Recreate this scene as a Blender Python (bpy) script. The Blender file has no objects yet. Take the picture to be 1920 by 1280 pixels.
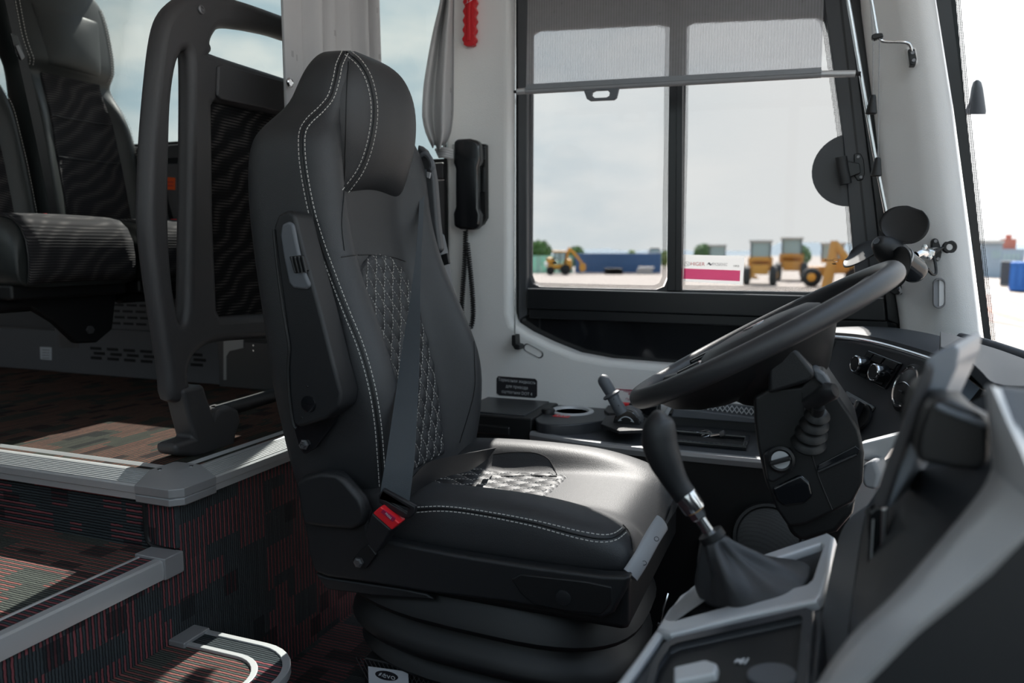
import bpy, bmesh, math, random
import numpy as np
from mathutils import Vector, Matrix, noise
from mathutils.bvhtree import BVHTree
random.seed(7)
SC = bpy.context.scene
COL = SC.collection
# ------------------------------------------------------------------ camera
FPX, YAW, PIT = 1450.0, math.radians(21.4), math.atan(170 / 1450)
CAM = Vector((0, 0, 0.95))
FW = Vector((-math.sin(YAW) * math.cos(PIT), math.cos(YAW) * math.cos(PIT), -math.sin(PIT)))
RT = Vector((math.cos(YAW), math.sin(YAW), 0)); UP = RT.cross(FW)
cd = bpy.data.cameras.new('camera'); cam = bpy.data.objects.new('camera', cd); COL.objects.link(cam)
cd.sensor_width = 36; cd.lens = 36 * FPX / 1920; cd.clip_start = 0.02; cd.clip_end = 2000
m = Matrix((RT, UP, -FW)).transposed().to_4x4(); m.translation = CAM; cam.matrix_world = m
cd.dof.use_dof = True; cd.dof.focus_distance = 1.62; cd.dof.aperture_fstop = 3.2
SC.camera = cam
# ------------------------------------------------------------------ light
SUN = Vector((-0.17, 0.86, 1.0)).normalized()
sl = bpy.data.lights.new('sun', 'SUN'); sl.energy = 34.0; sl.angle = math.radians(0.6); sl.color = (1, 0.965, 0.91)
so = bpy.data.objects.new('sun', sl); COL.objects.link(so); so.rotation_euler = SUN.to_track_quat('Z', 'Y').to_euler()
so.location = (0, 8, 10)
w = bpy.data.worlds.new('sky'); SC.world = w; w.use_nodes = True
nt = w.node_tree; nt.nodes.clear()
def N(t, **k):
    n = nt.nodes.new(t)
    for a, b in k.items(): setattr(n, a, b)
    return n
out = N('ShaderNodeOutputWorld'); bg = N('ShaderNodeBackground'); bg.inputs['Strength'].default_value = 1.25
tc = N('ShaderNodeTexCoord')
dt = N('ShaderNodeVectorMath', operation='DOT_PRODUCT'); dt.inputs[1].default_value = Vector((0.42, 0.9, 0.12)).normalized()
nt.links.new(tc.outputs['Generated'], dt.inputs[0])
mr = N('ShaderNodeMapRange'); mr.inputs[1].default_value = 0.55; mr.inputs[2].default_value = 0.9
nt.links.new(dt.outputs['Value'], mr.inputs[0])
mp = N('ShaderNodeMapping'); mp.inputs['Scale'].default_value = (1, 1, 2.6)
nt.links.new(tc.outputs['Generated'], mp.inputs[0])
nz = N('ShaderNodeTexNoise'); nz.inputs['Scale'].default_value = 4.2; nz.inputs['Detail'].default_value = 6; nz.inputs['Roughness'].default_value = .55
nt.links.new(mp.outputs[0], nz.inputs['Vector'])
cr = N('ShaderNodeValToRGB'); cr.color_ramp.elements[0].position = .40; cr.color_ramp.elements[0].color = (1.0, 1.28, 1.42, 1)
cr.color_ramp.elements[1].position = .62; cr.color_ramp.elements[1].color = (1.75, 1.82, 1.78, 1)
nt.links.new(nz.outputs['Fac'], cr.inputs[0])
mx = N('ShaderNodeMix', data_type='RGBA'); mx.inputs['B'].default_value = (1.6, 1.63, 1.62, 1)
nt.links.new(mr.outputs[0], mx.inputs['Factor']); nt.links.new(cr.outputs[0], mx.inputs['A'])
sz = N('ShaderNodeSeparateXYZ'); nt.links.new(tc.outputs['Generated'], sz.inputs[0])
mz = N('ShaderNodeMapRange'); mz.inputs[1].default_value = .27; mz.inputs[2].default_value = .8; nt.links.new(sz.outputs['Z'], mz.inputs[0])
mx2 = N('ShaderNodeMix', data_type='RGBA'); mx2.inputs['B'].default_value = (1.25, 1.62, 2.1, 1)
nt.links.new(mz.outputs[0], mx2.inputs['Factor']); nt.links.new(mx.outputs['Result'], mx2.inputs['A'])
nt.links.new(mx2.outputs['Result'], bg.inputs['Color']); nt.links.new(bg.outputs[0], out.inputs[0])
SC.view_settings.view_transform = 'Standard'; SC.view_settings.look = 'None'
SC.view_settings.exposure = 0.85; SC.view_settings.gamma = 1.0; SC.view_settings.use_curve_mapping = False
try:
    SC.cycles.max_bounces = 10; SC.cycles.transparent_max_bounces = 16; SC.cycles.diffuse_bounces = 5
    SC.cycles.caustics_reflective = False; SC.cycles.caustics_refractive = False
    SC.cycles.use_denoising = True; SC.cycles.sample_clamp_indirect = 6
except Exception: pass
# ------------------------------------------------------------------ helpers
def ray(px, py): return FW + RT * ((px - 960) / FPX) - UP * ((py - 640) / FPX)
def A(px, py, x=None, y=None, z=None, d=None):
    r = ray(px, py)
    if x is not None: t = (x - CAM.x) / r.x
    elif y is not None: t = (y - CAM.y) / r.y
    elif z is not None: t = (z - CAM.z) / r.z
    else: t = d
    return CAM + r * t
def AY(pts, y): return [A(p[0], p[1], y=y) for p in pts]
def AX(pts, x): return [A(p[0], p[1], x=x) for p in pts]
def V3(*a): return Vector(a)
def tag(o, label=None, cat=None, group=None, kind=None):
    if label: o['label'] = label
    if cat: o['category'] = cat
    if group: o['group'] = group
    if kind: o['kind'] = kind
    return o
def adopt(o, parent):
    if parent is not None:
        o.parent = parent
        p = parent; mw = Matrix.Identity(4)
        chain = []
        while p: chain.append(p); p = p.parent
        for q in reversed(chain): mw = mw @ q.matrix_parent_inverse @ q.matrix_basis
        o.matrix_parent_inverse = mw.inverted()
def empty(name, loc, label=None, cat=None, group=None, kind=None, parent=None):
    o = bpy.data.objects.new(name, None); o.empty_display_size = .05; COL.objects.link(o); o.location = loc
    adopt(o, parent)
    return tag(o, label, cat, group, kind)
def finish(o, mats, parent, smooth, bev, seg, sub, sharp):
    me = o.data
    for mm in (mats if isinstance(mats, (list, tuple)) else [mats]): me.materials.append(mm if not isinstance(mm, str) else M[mm])
    if smooth:
        me.polygons.foreach_set('use_smooth', [True] * len(me.polygons))
        if sharp and not sub: me.set_sharp_from_angle(angle=math.radians(sharp))
    if bev:
        b = o.modifiers.new('edge', 'BEVEL'); b.width = bev; b.segments = seg; b.limit_method = 'ANGLE'; b.angle_limit = math.radians(35)
        me.polygons.foreach_set('use_smooth', [True] * len(me.polygons)); b.harden_normals = True
    if sub:
        s = o.modifiers.new('smooth', 'SUBSURF'); s.levels = sub; s.render_levels = sub
    adopt(o, parent)
    return o
def ob(name, vf, mat, parent=None, smooth=False, bev=0, seg=2, sub=0, sharp=40, mi=None):
    V, F = vf
    me = bpy.data.meshes.new(name); me.from_pydata([tuple(v) for v in V], [], F); me.validate()
    bm = bmesh.new(); bm.from_mesh(me); bmesh.ops.recalc_face_normals(bm, faces=bm.faces); bm.to_mesh(me); bm.free()
    o = bpy.data.objects.new(name, me); COL.objects.link(o)
    return finish(o, mat, parent, smooth, bev, seg, sub, sharp)
def join(*vfs):
    V, F = [], []
    for v, f in vfs:
        n = len(V); V += list(v); F += [tuple(i + n for i in q) for q in f]
    return V, F
def box(c, s, R=None):
    c = Vector(c); V = []
    for dx in (-.5, .5):
        for dy in (-.5, .5):
            for dz in (-.5, .5):
                p = Vector((dx * s[0], dy * s[1], dz * s[2]))
                V.append(c + (R @ p if R is not None else p))
    return V, [(0, 1, 3, 2), (4, 6, 7, 5), (0, 4, 5, 1), (2, 3, 7, 6), (0, 2, 6, 4), (1, 5, 7, 3)]
def bx(x0, x1, y0, y1, z0, z1): return box(((x0 + x1) / 2, (y0 + y1) / 2, (z0 + z1) / 2), (x1 - x0, y1 - y0, z1 - z0))
def frame_of(n, upv=Vector((0, 0, 1))):
    n = Vector(n).normalized(); u = upv.cross(n)
    if u.length < 1e-4: u = Vector((1, 0, 0)).cross(n)
    u.normalize(); v = n.cross(u)
    return Matrix((u, v, n)).transposed()          # columns u, v, n
def prism(loop, off):
    off = Vector(off); n = len(loop); V = [Vector(p) for p in loop] + [Vector(p) + off for p in loop]
    return V, [tuple(range(n))[::-1], tuple(range(n, 2 * n))] + [(i, (i + 1) % n, n + (i + 1) % n, n + i) for i in range(n)]
def loft(secs, cap=True, closed=True):
    n = len(secs[0]); V = [Vector(p) for s in secs for p in s]; F = []
    for k in range(len(secs) - 1):
        for i in range(n if closed else n - 1):
            j = (i + 1) % n; F.append((k * n + i, k * n + j, (k + 1) * n + j, (k + 1) * n + i))
    if cap and closed: F += [tuple(range(n))[::-1], tuple(range((len(secs) - 1) * n, len(secs) * n))]
    return V, F
def grid(rows): return loft(rows, cap=False, closed=False)
def cat(pts, n=8, closed=False):
    P = [Vector(p) for p in pts]; out = []; L = len(P)
    for i in range(L if closed else L - 1):
        if closed: a, b, c, d = P[i - 1], P[i], P[(i + 1) % L], P[(i + 2) % L]
        else: a, b, c, d = P[max(i - 1, 0)], P[i], P[i + 1], P[min(i + 2, L - 1)]
        for k in range(n):
            t = k / n
            out.append(.5 * ((2 * b) + (c - a) * t + (2 * a - 5 * b + 4 * c - d) * t * t + (3 * b - a - 3 * c + d) * t ** 3))
    if not closed: out.append(P[-1])
    return out
def tube(path, r, seg=12, closed=False, cap=True, flat=None):
    P = [Vector(p) for p in path]; n = len(P); secs = []; prev = None
    for i in range(n):
        if closed: t = P[(i + 1) % n] - P[i - 1]
        else: t = P[min(i + 1, n - 1)] - P[max(i - 1, 0)]
        t.normalize()
        if prev is None:
            u = t.orthogonal().normalized() if flat is None else (Vector(flat) - t * t.dot(Vector(flat))).normalized()
        else: u = (prev - t * prev.dot(t)).normalized()
        prev = u; v = t.cross(u); rr = r[i] if isinstance(r, (list, tuple)) else r
        ra, rb = rr if isinstance(rr, (list, tuple)) else (rr, rr)
        secs.append([P[i] + u * (math.cos(2 * math.pi * k / seg) * ra) + v * (math.sin(2 * math.pi * k / seg) * rb) for k in range(seg)])
    if closed: secs.append(secs[0]); return loft(secs, cap=False)
    return loft(secs, cap=cap)
def lathe(prof, o, axis, seg=28):
    R = frame_of(axis); o = Vector(o); secs = []
    for r, h in prof: secs.append([o + R @ Vector((math.cos(2 * math.pi * k / seg) * max(r, 1e-5), math.sin(2 * math.pi * k / seg) * max(r, 1e-5), h)) for k in range(seg)])
    return loft(secs)
def ribbon(L, Rr, th=.0012):
    L = [Vector(p) for p in L]; Rr = [Vector(p) for p in Rr]; secs = []
    for i in range(len(L)):
        t = (L[min(i + 1, len(L) - 1)] - L[max(i - 1, 0)]); nn = t.cross(Rr[i] - L[i]).normalized() * th
        secs.append([L[i] - nn, Rr[i] - nn, Rr[i] + nn, L[i] + nn])
    return loft(secs)
def rrect(w, h, r, n=5, cx=0, cy=0):
    out = []
    for sx, sy, a0 in ((1, 1, 0), (-1, 1, 90), (-1, -1, 180), (1, -1, 270)):
        for k in range(n + 1):
            a = math.radians(a0 + 90 * k / n); out.append((cx + sx * (w / 2 - r) + r * math.cos(a), cy + sy * (h / 2 - r) + r * math.sin(a)))
    return out
def plate(name, outer, holes, fr, o, depth, mat, parent=None, bevel=0, res=3):
    """flat plate with holes; outer/holes are 2D loops in frame fr (3x3 u,v,n) at origin o; runs from o to o+n*depth"""
    cu = bpy.data.curves.new(name, 'CURVE'); cu.dimensions = '2D'; cu.fill_mode = 'BOTH'
    b = min(bevel, depth / 2 - 1e-4)
    cu.extrude = depth / 2 - b; cu.bevel_depth = b; cu.bevel_resolution = res; cu.offset = -b
    for lp in [outer] + list(holes):
        sp = cu.splines.new('POLY'); sp.points.add(len(lp) - 1); sp.use_cyclic_u = True
        for q, pt in enumerate(lp): sp.points[q].co = (pt[0], pt[1], 0, 1)
    t = bpy.data.objects.new(name + '_src', cu); COL.objects.link(t)
    dg = bpy.context.evaluated_depsgraph_get(); dg.update()
    me = bpy.data.meshes.new_from_object(t.evaluated_get(dg)); bpy.data.objects.remove(t); bpy.data.curves.remove(cu)
    mm = fr.to_4x4(); mm.translation = Vector(o) + fr.col[2] * (depth / 2); me.transform(mm); me.name = name
    me.materials.clear()
    oo = bpy.data.objects.new(name, me); COL.objects.link(oo)
    return finish(oo, mat, parent, True, 0, 2, 0, 35)
FXZ = Matrix((Vector((1, 0, 0)), Vector((0, 0, 1)), Vector((0, -1, 0)))).transposed()      # u=x v=z, n=-y (towards the aisle)
FYZ = Matrix((Vector((0, 1, 0)), Vector((0, 0, 1)), Vector((1, 0, 0)))).transposed()       # u=y v=z, n=+x
def xz(pts): return [(p.x, p.z) for p in pts]
def yz(pts): return [(p.y, p.z) for p in pts]
def text(name, s, o, fr, size, mat, parent, align='CENTER', ext=.0002, sx=1.0):
    cu = bpy.data.curves.new(name, 'FONT'); cu.body = s; cu.size = size; cu.align_x = align; cu.align_y = 'CENTER'; cu.extrude = ext
    cu.space_line = 1.15
    t = bpy.data.objects.new(name + '_src', cu); COL.objects.link(t)
    dg = bpy.context.evaluated_depsgraph_get(); dg.update()
    me = bpy.data.meshes.new_from_object(t.evaluated_get(dg)); bpy.data.objects.remove(t); bpy.data.curves.remove(cu)
    mm = fr.to_4x4() @ Matrix.Diagonal((sx, 1, 1, 1)); mm.translation = Vector(o); me.transform(mm); me.name = name
    me.materials.clear(); oo = bpy.data.objects.new(name, me); COL.objects.link(oo)
    return finish(oo, mat, parent, False, 0, 2, 0, 0)
def bvh_of(*objs):
    dg = bpy.context.evaluated_depsgraph_get(); dg.update(); V, F = [], []
    for o in objs:
        e = o.evaluated_get(dg); me = e.to_mesh(); n = len(V)
        V += [o.matrix_world @ v.co for v in me.vertices]; F += [tuple(i + n for i in p.vertices) for p in me.polygons]; e.to_mesh_clear()
    return BVHTree.FromPolygons(V, F)
def cast(bv, px, py, lift=.0008):
    h = bv.ray_cast(CAM, ray(px, py).normalized())
    return None if h[0] is None else h[0] + h[1] * (lift if h[1].dot(FW) < 0 else -lift)
def dashes(paths, r=.0009, L=.0055, gap=.003):
    V, F = [], []
    for P in paths:
        P = [p for p in P if p is not None]
        if len(P) < 2: continue
        acc = 0; on = True; cur = [P[0]]
        for i in range(len(P) - 1):
            a, b = P[i], P[i + 1]; l = (b - a).length
            if l > .06: cur = [b]; on = True; acc = 0; continue
            s = 0
            while s < l:
                need = (L if on else gap) - acc; st = min(need, l - s); s += st; acc += st
                if acc >= (L if on else gap) - 1e-7:
                    p = a + (b - a) * (s / max(l, 1e-9))
                    if on:
                        v, f = tube([cur[0], p], r, 5); n = len(V); V += v; F += [tuple(q + n for q in ff) for ff in f]
                    else: cur = [p]
                    on = not on; acc = 0
    return V, F
def itp(x, xs, ys):
    """smooth (monotone-ish) interpolation"""
    if x <= xs[0]: return ys[0]
    if x >= xs[-1]: return ys[-1]
    i = next(k for k in range(len(xs) - 1) if xs[k] <= x <= xs[k + 1])
    h = xs[i + 1] - xs[i]; t = (x - xs[i]) / h
    d = [(ys[k + 1] - ys[k]) / (xs[k + 1] - xs[k]) for k in range(len(xs) - 1)]
    def sl(k):
        if k == 0: return d[0]
        if k == len(xs) - 1: return d[-1]
        return 0 if d[k - 1] * d[k] <= 0 else 2 * d[k - 1] * d[k] / (d[k - 1] + d[k])
    a, b = sl(i) * h, sl(i + 1) * h
    return (2 * t ** 3 - 3 * t * t + 1) * ys[i] + (t ** 3 - 2 * t * t + t) * a + (-2 * t ** 3 + 3 * t * t) * ys[i + 1] + (t ** 3 - t * t) * b
def sst(a, b, x):
    t = min(1, max(0, (x - a) / (b - a))); return t * t * (3 - 2 * t)
# ------------------------------------------------------------------ materials
M = {}
def mat(name, col, rough=.5, metal=0.0, bump=0, bscale=300, spec=.5, var=0, vscale=20, coat=0, sheen=0):
    m = bpy.data.materials.new(name); m.use_nodes = True; nt = m.node_tree; b = nt.nodes['Principled BSDF']
    b.inputs['Base Color'].default_value = (*col, 1); b.inputs['Roughness'].default_value = rough; b.inputs['Metallic'].default_value = metal
    b.inputs['Specular IOR Level'].default_value = spec; b.inputs['Coat Weight'].default_value = coat
    if sheen: b.inputs['Sheen Weight'].default_value = sheen
    tc = nt.nodes.new('ShaderNodeTexCoord')
    if var:
        n = nt.nodes.new('ShaderNodeTexNoise'); n.inputs['Scale'].default_value = vscale; n.inputs['Detail'].default_value = 4
        nt.links.new(tc.outputs['Object'], n.inputs['Vector'])
        mxx = nt.nodes.new('ShaderNodeMix'); mxx.data_type = 'RGBA'; mxx.inputs['A'].default_value = (*[c * (1 - var) for c in col], 1); mxx.inputs['B'].default_value = (*[min(1, c * (1 + var)) for c in col], 1)
        nt.links.new(n.outputs['Fac'], mxx.inputs['Factor']); nt.links.new(mxx.outputs['Result'], b.inputs['Base Color'])
    if bump:
        n = nt.nodes.new('ShaderNodeTexVoronoi'); n.inputs['Scale'].default_value = bscale
        nt.links.new(tc.outputs['Object'], n.inputs['Vector'])
        bp = nt.nodes.new('ShaderNodeBump'); bp.inputs['Strength'].default_value = bump; bp.inputs['Distance'].default_value = .0006
        nt.links.new(n.outputs['Distance'], bp.inputs['Height']); nt.links.new(bp.outputs[0], b.inputs['Normal'])
    M[name] = m
    return m
def nodes_mat(name):
    m = bpy.data.materials.new(name); m.use_nodes = True; nt = m.node_tree; b = nt.nodes['Principled BSDF']; M[name] = m
    return m, nt, b
mat('leather', (.0245, .026, .029), .52, bump=.45, bscale=600, var=.1, vscale=40, spec=.62)
mat('leather_far', (.022, .026, .026), .40, bump=.3, bscale=500)
mat('plastic', (.008, .0086, .0096), .45, bump=.2, bscale=900)
mat('plastic_soft', (.0125, .0135, .0155), .48, bump=.25, bscale=800)
mat('graphite', (.052, .050, .053), .48, bump=.25, bscale=900)
mat('dash', (.050, .055, .063), .5, bump=.3, bscale=700)
mat('console_dark', (.036, .039, .045), .38, bump=.2, bscale=700)
mat('console_silver', (.58, .60, .62), .33, metal=.2)
mat('alu', (.60, .61, .62), .36, metal=.5)
mat('alu_dark', (.34, .345, .355), .42, metal=.4)
mat('grey_plastic', (.11, .12, .135), .45, bump=.15, bscale=900)
mat('monitor_grey', (.20, .22, .25), .3)
mat('lightgrey', (.33, .34, .36), .5)
mat('chrome', (.75, .75, .76), .13, metal=1)
mat('rod', (.72, .72, .73), .22, metal=1)
mat('rubber', (.008, .0085, .0095), .5)
mat('gloss_black', (.008, .009, .011), .12, coat=.3)
mat('screen', (.16, .21, .28), .12)
mat('white_panel', (.86, .865, .86), .55, bump=.5, bscale=330, var=.03, vscale=6)
mat('white_pillar', (.85, .85, .84), .5, bump=.5, bscale=420)
mat('white', (.85, .85, .85), .5)
mat('card', (.62, .64, .68), .5)
mat('red', (.62, .012, .02), .35)
mat('redbtn', (.75, .02, .03), .35)
mat('orange', (.72, .10, .02), .5)

mat('darkred', (.36, .01, .06), .5)
mat('ink', (.02, .02, .025), .5)
mat('inkgrey', (.25, .25, .27), .5)
mat('inkwhite', (.55, .58, .6), .5)
mat('belt', (.050, .060, .070), .5, bump=.6, bscale=900)
mat('belt_black', (.012, .012, .014), .45)
mat('stitch', (.60, .58, .55), .7)
mat('frame_black', (.012, .013, .015), .3)
mat('frame_grey', (.055, .058, .064), .42)
mat('wall_grey', (.085, .082, .085), .8, var=.2, vscale=300)
mat('lead', (.13, .13, .14), .5)
mat('brush_steel', (.20, .20, .21), .4, metal=.8)
mat('wheel_rim', (.034, .035, .038), .38, bump=.3, bscale=900)
mat('tyre', (.012, .012, .012), .8)
mat('mustard', (.62, .30, .035), .55)
mat('mustard2', (.55, .26, .05), .6)
mat('cabin', (.32, .42, .42), .3)
mat('container', (.05, .12, .26), .6)
mat('container2', (.02, .12, .40), .6)
mat('green_fence', (.30, .52, .44), .7)
mat('leaf', (.085, .17, .045), .8, var=.5, vscale=2)
mat('leaf2', (.22, .30, .06), .8, var=.4, vscale=2)
mat('dirt', (.19, .165, .148), .95, var=.15, vscale=.4)
mat('asphalt', (.17, .12, .11), .95, var=.2, vscale=.8)
mat('hill', (.10, .135, .165), 1)
mat('brick', (.42, .15, .11), .8)
mat('concrete', (.45, .44, .42), .9)
mat('shed', (.28, .34, .40), .7)
mat('pipe', (.50, .47, .44), .7)
def glass(name, tint, refl=.06, edge=None):
    m, nt, b = nodes_mat(name); nt.nodes.remove(b)
    o = nt.nodes['Material Output']; t = nt.nodes.new('ShaderNodeBsdfTransparent'); t.inputs[0].default_value = (*[math.sqrt(c) for c in tint], 1)
    g = nt.nodes.new('ShaderNodeBsdfGlossy'); g.inputs['Roughness'].default_value = .02; g.inputs[0].default_value = (.9, .95, .95, 1)
    fr = nt.nodes.new('ShaderNodeLayerWeight'); fr.inputs[0].default_value = .25
    mu = nt.nodes.new('ShaderNodeMath'); mu.operation = 'MULTIPLY_ADD'; mu.inputs[1].default_value = .35; mu.inputs[2].default_value = refl * .4
    nt.links.new(fr.outputs['Fresnel'], mu.inputs[0]); mi = nt.nodes.new('ShaderNodeMixShader')
    nt.links.new(mu.outputs[0], mi.inputs[0]); nt.links.new(t.outputs[0], mi.inputs[1]); nt.links.new(g.outputs[0], mi.inputs[2]); nt.links.new(mi.outputs[0], o.inputs[0])
glass('glass_clear', (.203, .203, .203), .02)
glass('glass_tint', (.178, .187, .182), .03)
glass('glass_screen', (.36, .36, .36), .02)
glass('glass_dim', (.26, .27, .27), .03)
def paper(name, c):
    m, nt, b = nodes_mat(name); nt.nodes.remove(b); d = nt.nodes.new('ShaderNodeBsdfDiffuse'); t = nt.nodes.new('ShaderNodeBsdfTranslucent'); mi = nt.nodes.new('ShaderNodeMixShader'); mi.inputs[0].default_value = .6
    d.inputs[0].default_value = (*c, 1); t.inputs[0].default_value = (*c, 1); nt.links.new(d.outputs[0], mi.inputs[1]); nt.links.new(t.outputs[0], mi.inputs[2]); nt.links.new(mi.outputs[0], nt.nodes['Material Output'].inputs[0])
paper('paper', (.9, .9, .9)); paper('pink', (.98, .34, .56))
def tx(nt, kind='Object'): return nt.nodes.new('ShaderNodeTexCoord').outputs[kind]
def nmath(nt, op, a, b=None, c=None):
    n = nt.nodes.new('ShaderNodeMath'); n.operation = op
    for i, q in enumerate((a, b, c)):
        if q is None: continue
        if isinstance(q, (int, float)): n.inputs[i].default_value = q
        else: nt.links.new(q, n.inputs[i])
    return n.outputs[0]
def nmix(nt, f, a, b):
    n = nt.nodes.new('ShaderNodeMix'); n.data_type = 'RGBA'
    for s, q in (('Factor', f), ('A', a), ('B', b)):
        if isinstance(q, tuple): n.inputs[s].default_value = (*q, 1)
        elif isinstance(q, (int, float)): n.inputs[s].default_value = q
        else: nt.links.new(q, n.inputs[s])
    return n.outputs['Result']
def carpet(name, across, along, tone=1.0, bw=.10, bh=.085, rd=(.215, .066, .074), slate=(.046, .056, .061)):
    """ribbed carpet: yarn ribs along one axis, red or slate in rectangular blocks"""
    m, nt, b = nodes_mat(name); sep = nt.nodes.new('ShaderNodeSeparateXYZ'); nt.links.new(tx(nt), sep.inputs[0])
    u, v = sep.outputs[across], sep.outputs[along]
    nz = nt.nodes.new('ShaderNodeTexNoise'); nz.inputs['Scale'].default_value = 90; nz.inputs['Detail'].default_value = 1; nt.links.new(tx(nt), nz.inputs['Vector'])
    uu = nmath(nt, 'MULTIPLY_ADD', nz.outputs['Fac'], .0028, u)
    rib = nmath(nt, 'MULTIPLY', uu, 1 / .0066)
    fl = nmath(nt, 'FLOOR', rib); fr = nmath(nt, 'SUBTRACT', rib, fl)
    prof = nmath(nt, 'SINE', nmath(nt, 'MULTIPLY', fr, math.pi))
    odd = nmath(nt, 'MODULO', nmath(nt, 'ABSOLUTE', fl), 2)
    def wn(a, bb, seed):
        cb = nt.nodes.new('ShaderNodeCombineXYZ'); nt.links.new(a, cb.inputs[0]); nt.links.new(bb, cb.inputs[1]); cb.inputs[2].default_value = seed
        q = nt.nodes.new('ShaderNodeTexWhiteNoise'); q.noise_dimensions = '3D'; nt.links.new(cb.outputs[0], q.inputs['Vector']); return q.outputs['Value']
    bu = nmath(nt, 'FLOOR', nmath(nt, 'MULTIPLY', fl, .0066 / bw))
    off = wn(bu, bu, 3.1)
    bv = nmath(nt, 'FLOOR', nmath(nt, 'ADD', nmath(nt, 'MULTIPLY', v, 1 / bh), off))
    h1 = wn(bu, bv, 1.3)
    bu2 = nmath(nt, 'FLOOR', nmath(nt, 'MULTIPLY', fl, .0066 / (bw * .45))); h2 = wn(bu2, nmath(nt, 'FLOOR', nmath(nt, 'MULTIPLY', v, 1 / (bh * .6))), 7.7)
    jit = wn(fl, bv, 5.5)
    red = nmath(nt, 'GREATER_THAN', nmath(nt, 'ADD', h1, nmath(nt, 'MULTIPLY', h2, .35)), .44)
    blk = nmath(nt, 'MULTIPLY', nmath(nt, 'GREATER_THAN', h2, .9), .7)
    slate = tuple(q * tone for q in slate); rd = tuple(q * tone for q in rd); dk = (.014 * tone, .015 * tone, .017 * tone)
    c = nmix(nt, nmath(nt, 'MULTIPLY', red, nmath(nt, 'LESS_THAN', odd, .5)), slate, rd)
    c = nmix(nt, blk, c, dk)
    c = nmix(nt, nmath(nt, 'GREATER_THAN', prof, .45), dk, c)
    c = nmix(nt, nmath(nt, 'MULTIPLY', jit, .35), c, dk)
    nt.links.new(c, b.inputs['Base Color']); b.inputs['Roughness'].default_value = .95; b.inputs['Specular IOR Level'].default_value = .1
    f2 = nt.nodes.new('ShaderNodeTexNoise'); f2.inputs['Scale'].default_value = 700; nt.links.new(tx(nt), f2.inputs['Vector'])
    bp = nt.nodes.new('ShaderNodeBump'); bp.inputs['Strength'].default_value = .8; bp.inputs['Distance'].default_value = .0025
    nt.links.new(nmath(nt, 'ADD', prof, nmath(nt, 'MULTIPLY', f2.outputs['Fac'], .5)), bp.inputs['Height']); nt.links.new(bp.outputs[0], b.inputs['Normal'])
carpet('carpet_face', 'Y', 'Z', 1.25); carpet('carpet_side', 'Z', 'X', 1.25, bw=.05, bh=.09); carpet('carpet_wrap', 'X', 'Z', 1.25)
carpet('carpet_tread', 'Y', 'X', 1.3, .05, .11, (.22, .085, .075), (.075, .082, .072)); carpet('carpet_platform', 'X', 'Y', 1.0, .06, .09, (.20, .085, .062), (.065, .068, .055)); carpet('carpet_floor', 'Y', 'X', .8)  # same carpet; tread and platform yarns have the sunlit tint in their colour
def wavefab(name, ax, base, hi, sc=1.0):
    """woven seat cloth: fine weft lines, lighter flame-shaped waves"""
    m, nt, b = nodes_mat(name); mpn = nt.nodes.new('ShaderNodeMapping'); nt.links.new(tx(nt), mpn.inputs[0])
    sep = nt.nodes.new('ShaderNodeSeparateXYZ'); nt.links.new(mpn.outputs[0], sep.inputs[0])
    wv = nt.nodes.new('ShaderNodeTexWave'); wv.wave_type = 'BANDS'; wv.bands_direction = 'DIAGONAL'; wv.inputs['Scale'].default_value = 5.0 * sc
    wv.inputs['Distortion'].default_value = 6.5; wv.inputs['Detail'].default_value = 1.0; wv.inputs['Detail Scale'].default_value = .8
    cb = nt.nodes.new('ShaderNodeCombineXYZ'); nt.links.new(nmath(nt, 'MULTIPLY', sep.outputs[ax], 1.0), cb.inputs[0]); nt.links.new(nmath(nt, 'MULTIPLY', sep.outputs['Z'], -1.1), cb.inputs[1])
    nt.links.new(nmath(nt, 'MULTIPLY', sep.outputs['X'], .9), cb.inputs[2])
    nt.links.new(cb.outputs[0], wv.inputs['Vector'])
    st = nmath(nt, 'SINE', nmath(nt, 'MULTIPLY', nmath(nt, 'ADD', sep.outputs['Z'], nmath(nt, 'MULTIPLY', sep.outputs['X'], .5)), 2 * math.pi / .0075))
    st2 = nmath(nt, 'SINE', nmath(nt, 'MULTIPLY', sep.outputs[ax], 2 * math.pi / .004))
    ln = nmath(nt, 'MULTIPLY_ADD', st, .5, .5)
    f = nmath(nt, 'MULTIPLY', nmath(nt, 'POWER', wv.outputs['Fac'], 2.2), nmath(nt, 'MULTIPLY', ln, nmath(nt, 'MULTIPLY_ADD', st2, .35, .65)))
    c = nmix(nt, f, base, hi); c = nmix(nt, nmath(nt, 'MULTIPLY', nmath(nt, 'SUBTRACT', 1, ln), .55), c, tuple(q * .35 for q in base))
    nt.links.new(c, b.inputs['Base Color']); b.inputs['Roughness'].default_value = .9; b.inputs['Specular IOR Level'].default_value = .15
    bp = nt.nodes.new('ShaderNodeBump'); bp.inputs['Strength'].default_value = .6; bp.inputs['Distance'].default_value = .001
    nt.links.new(ln, bp.inputs['Height']); nt.links.new(bp.outputs[0], b.inputs['Normal'])
wavefab('wave_fabric', 'Y', (.034, .033, .036), (.14, .13, .128), 1.7)
wavefab('mesh_fabric', 'Y', (.012, .012, .013), (.13, .118, .11), 2.0)
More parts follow.
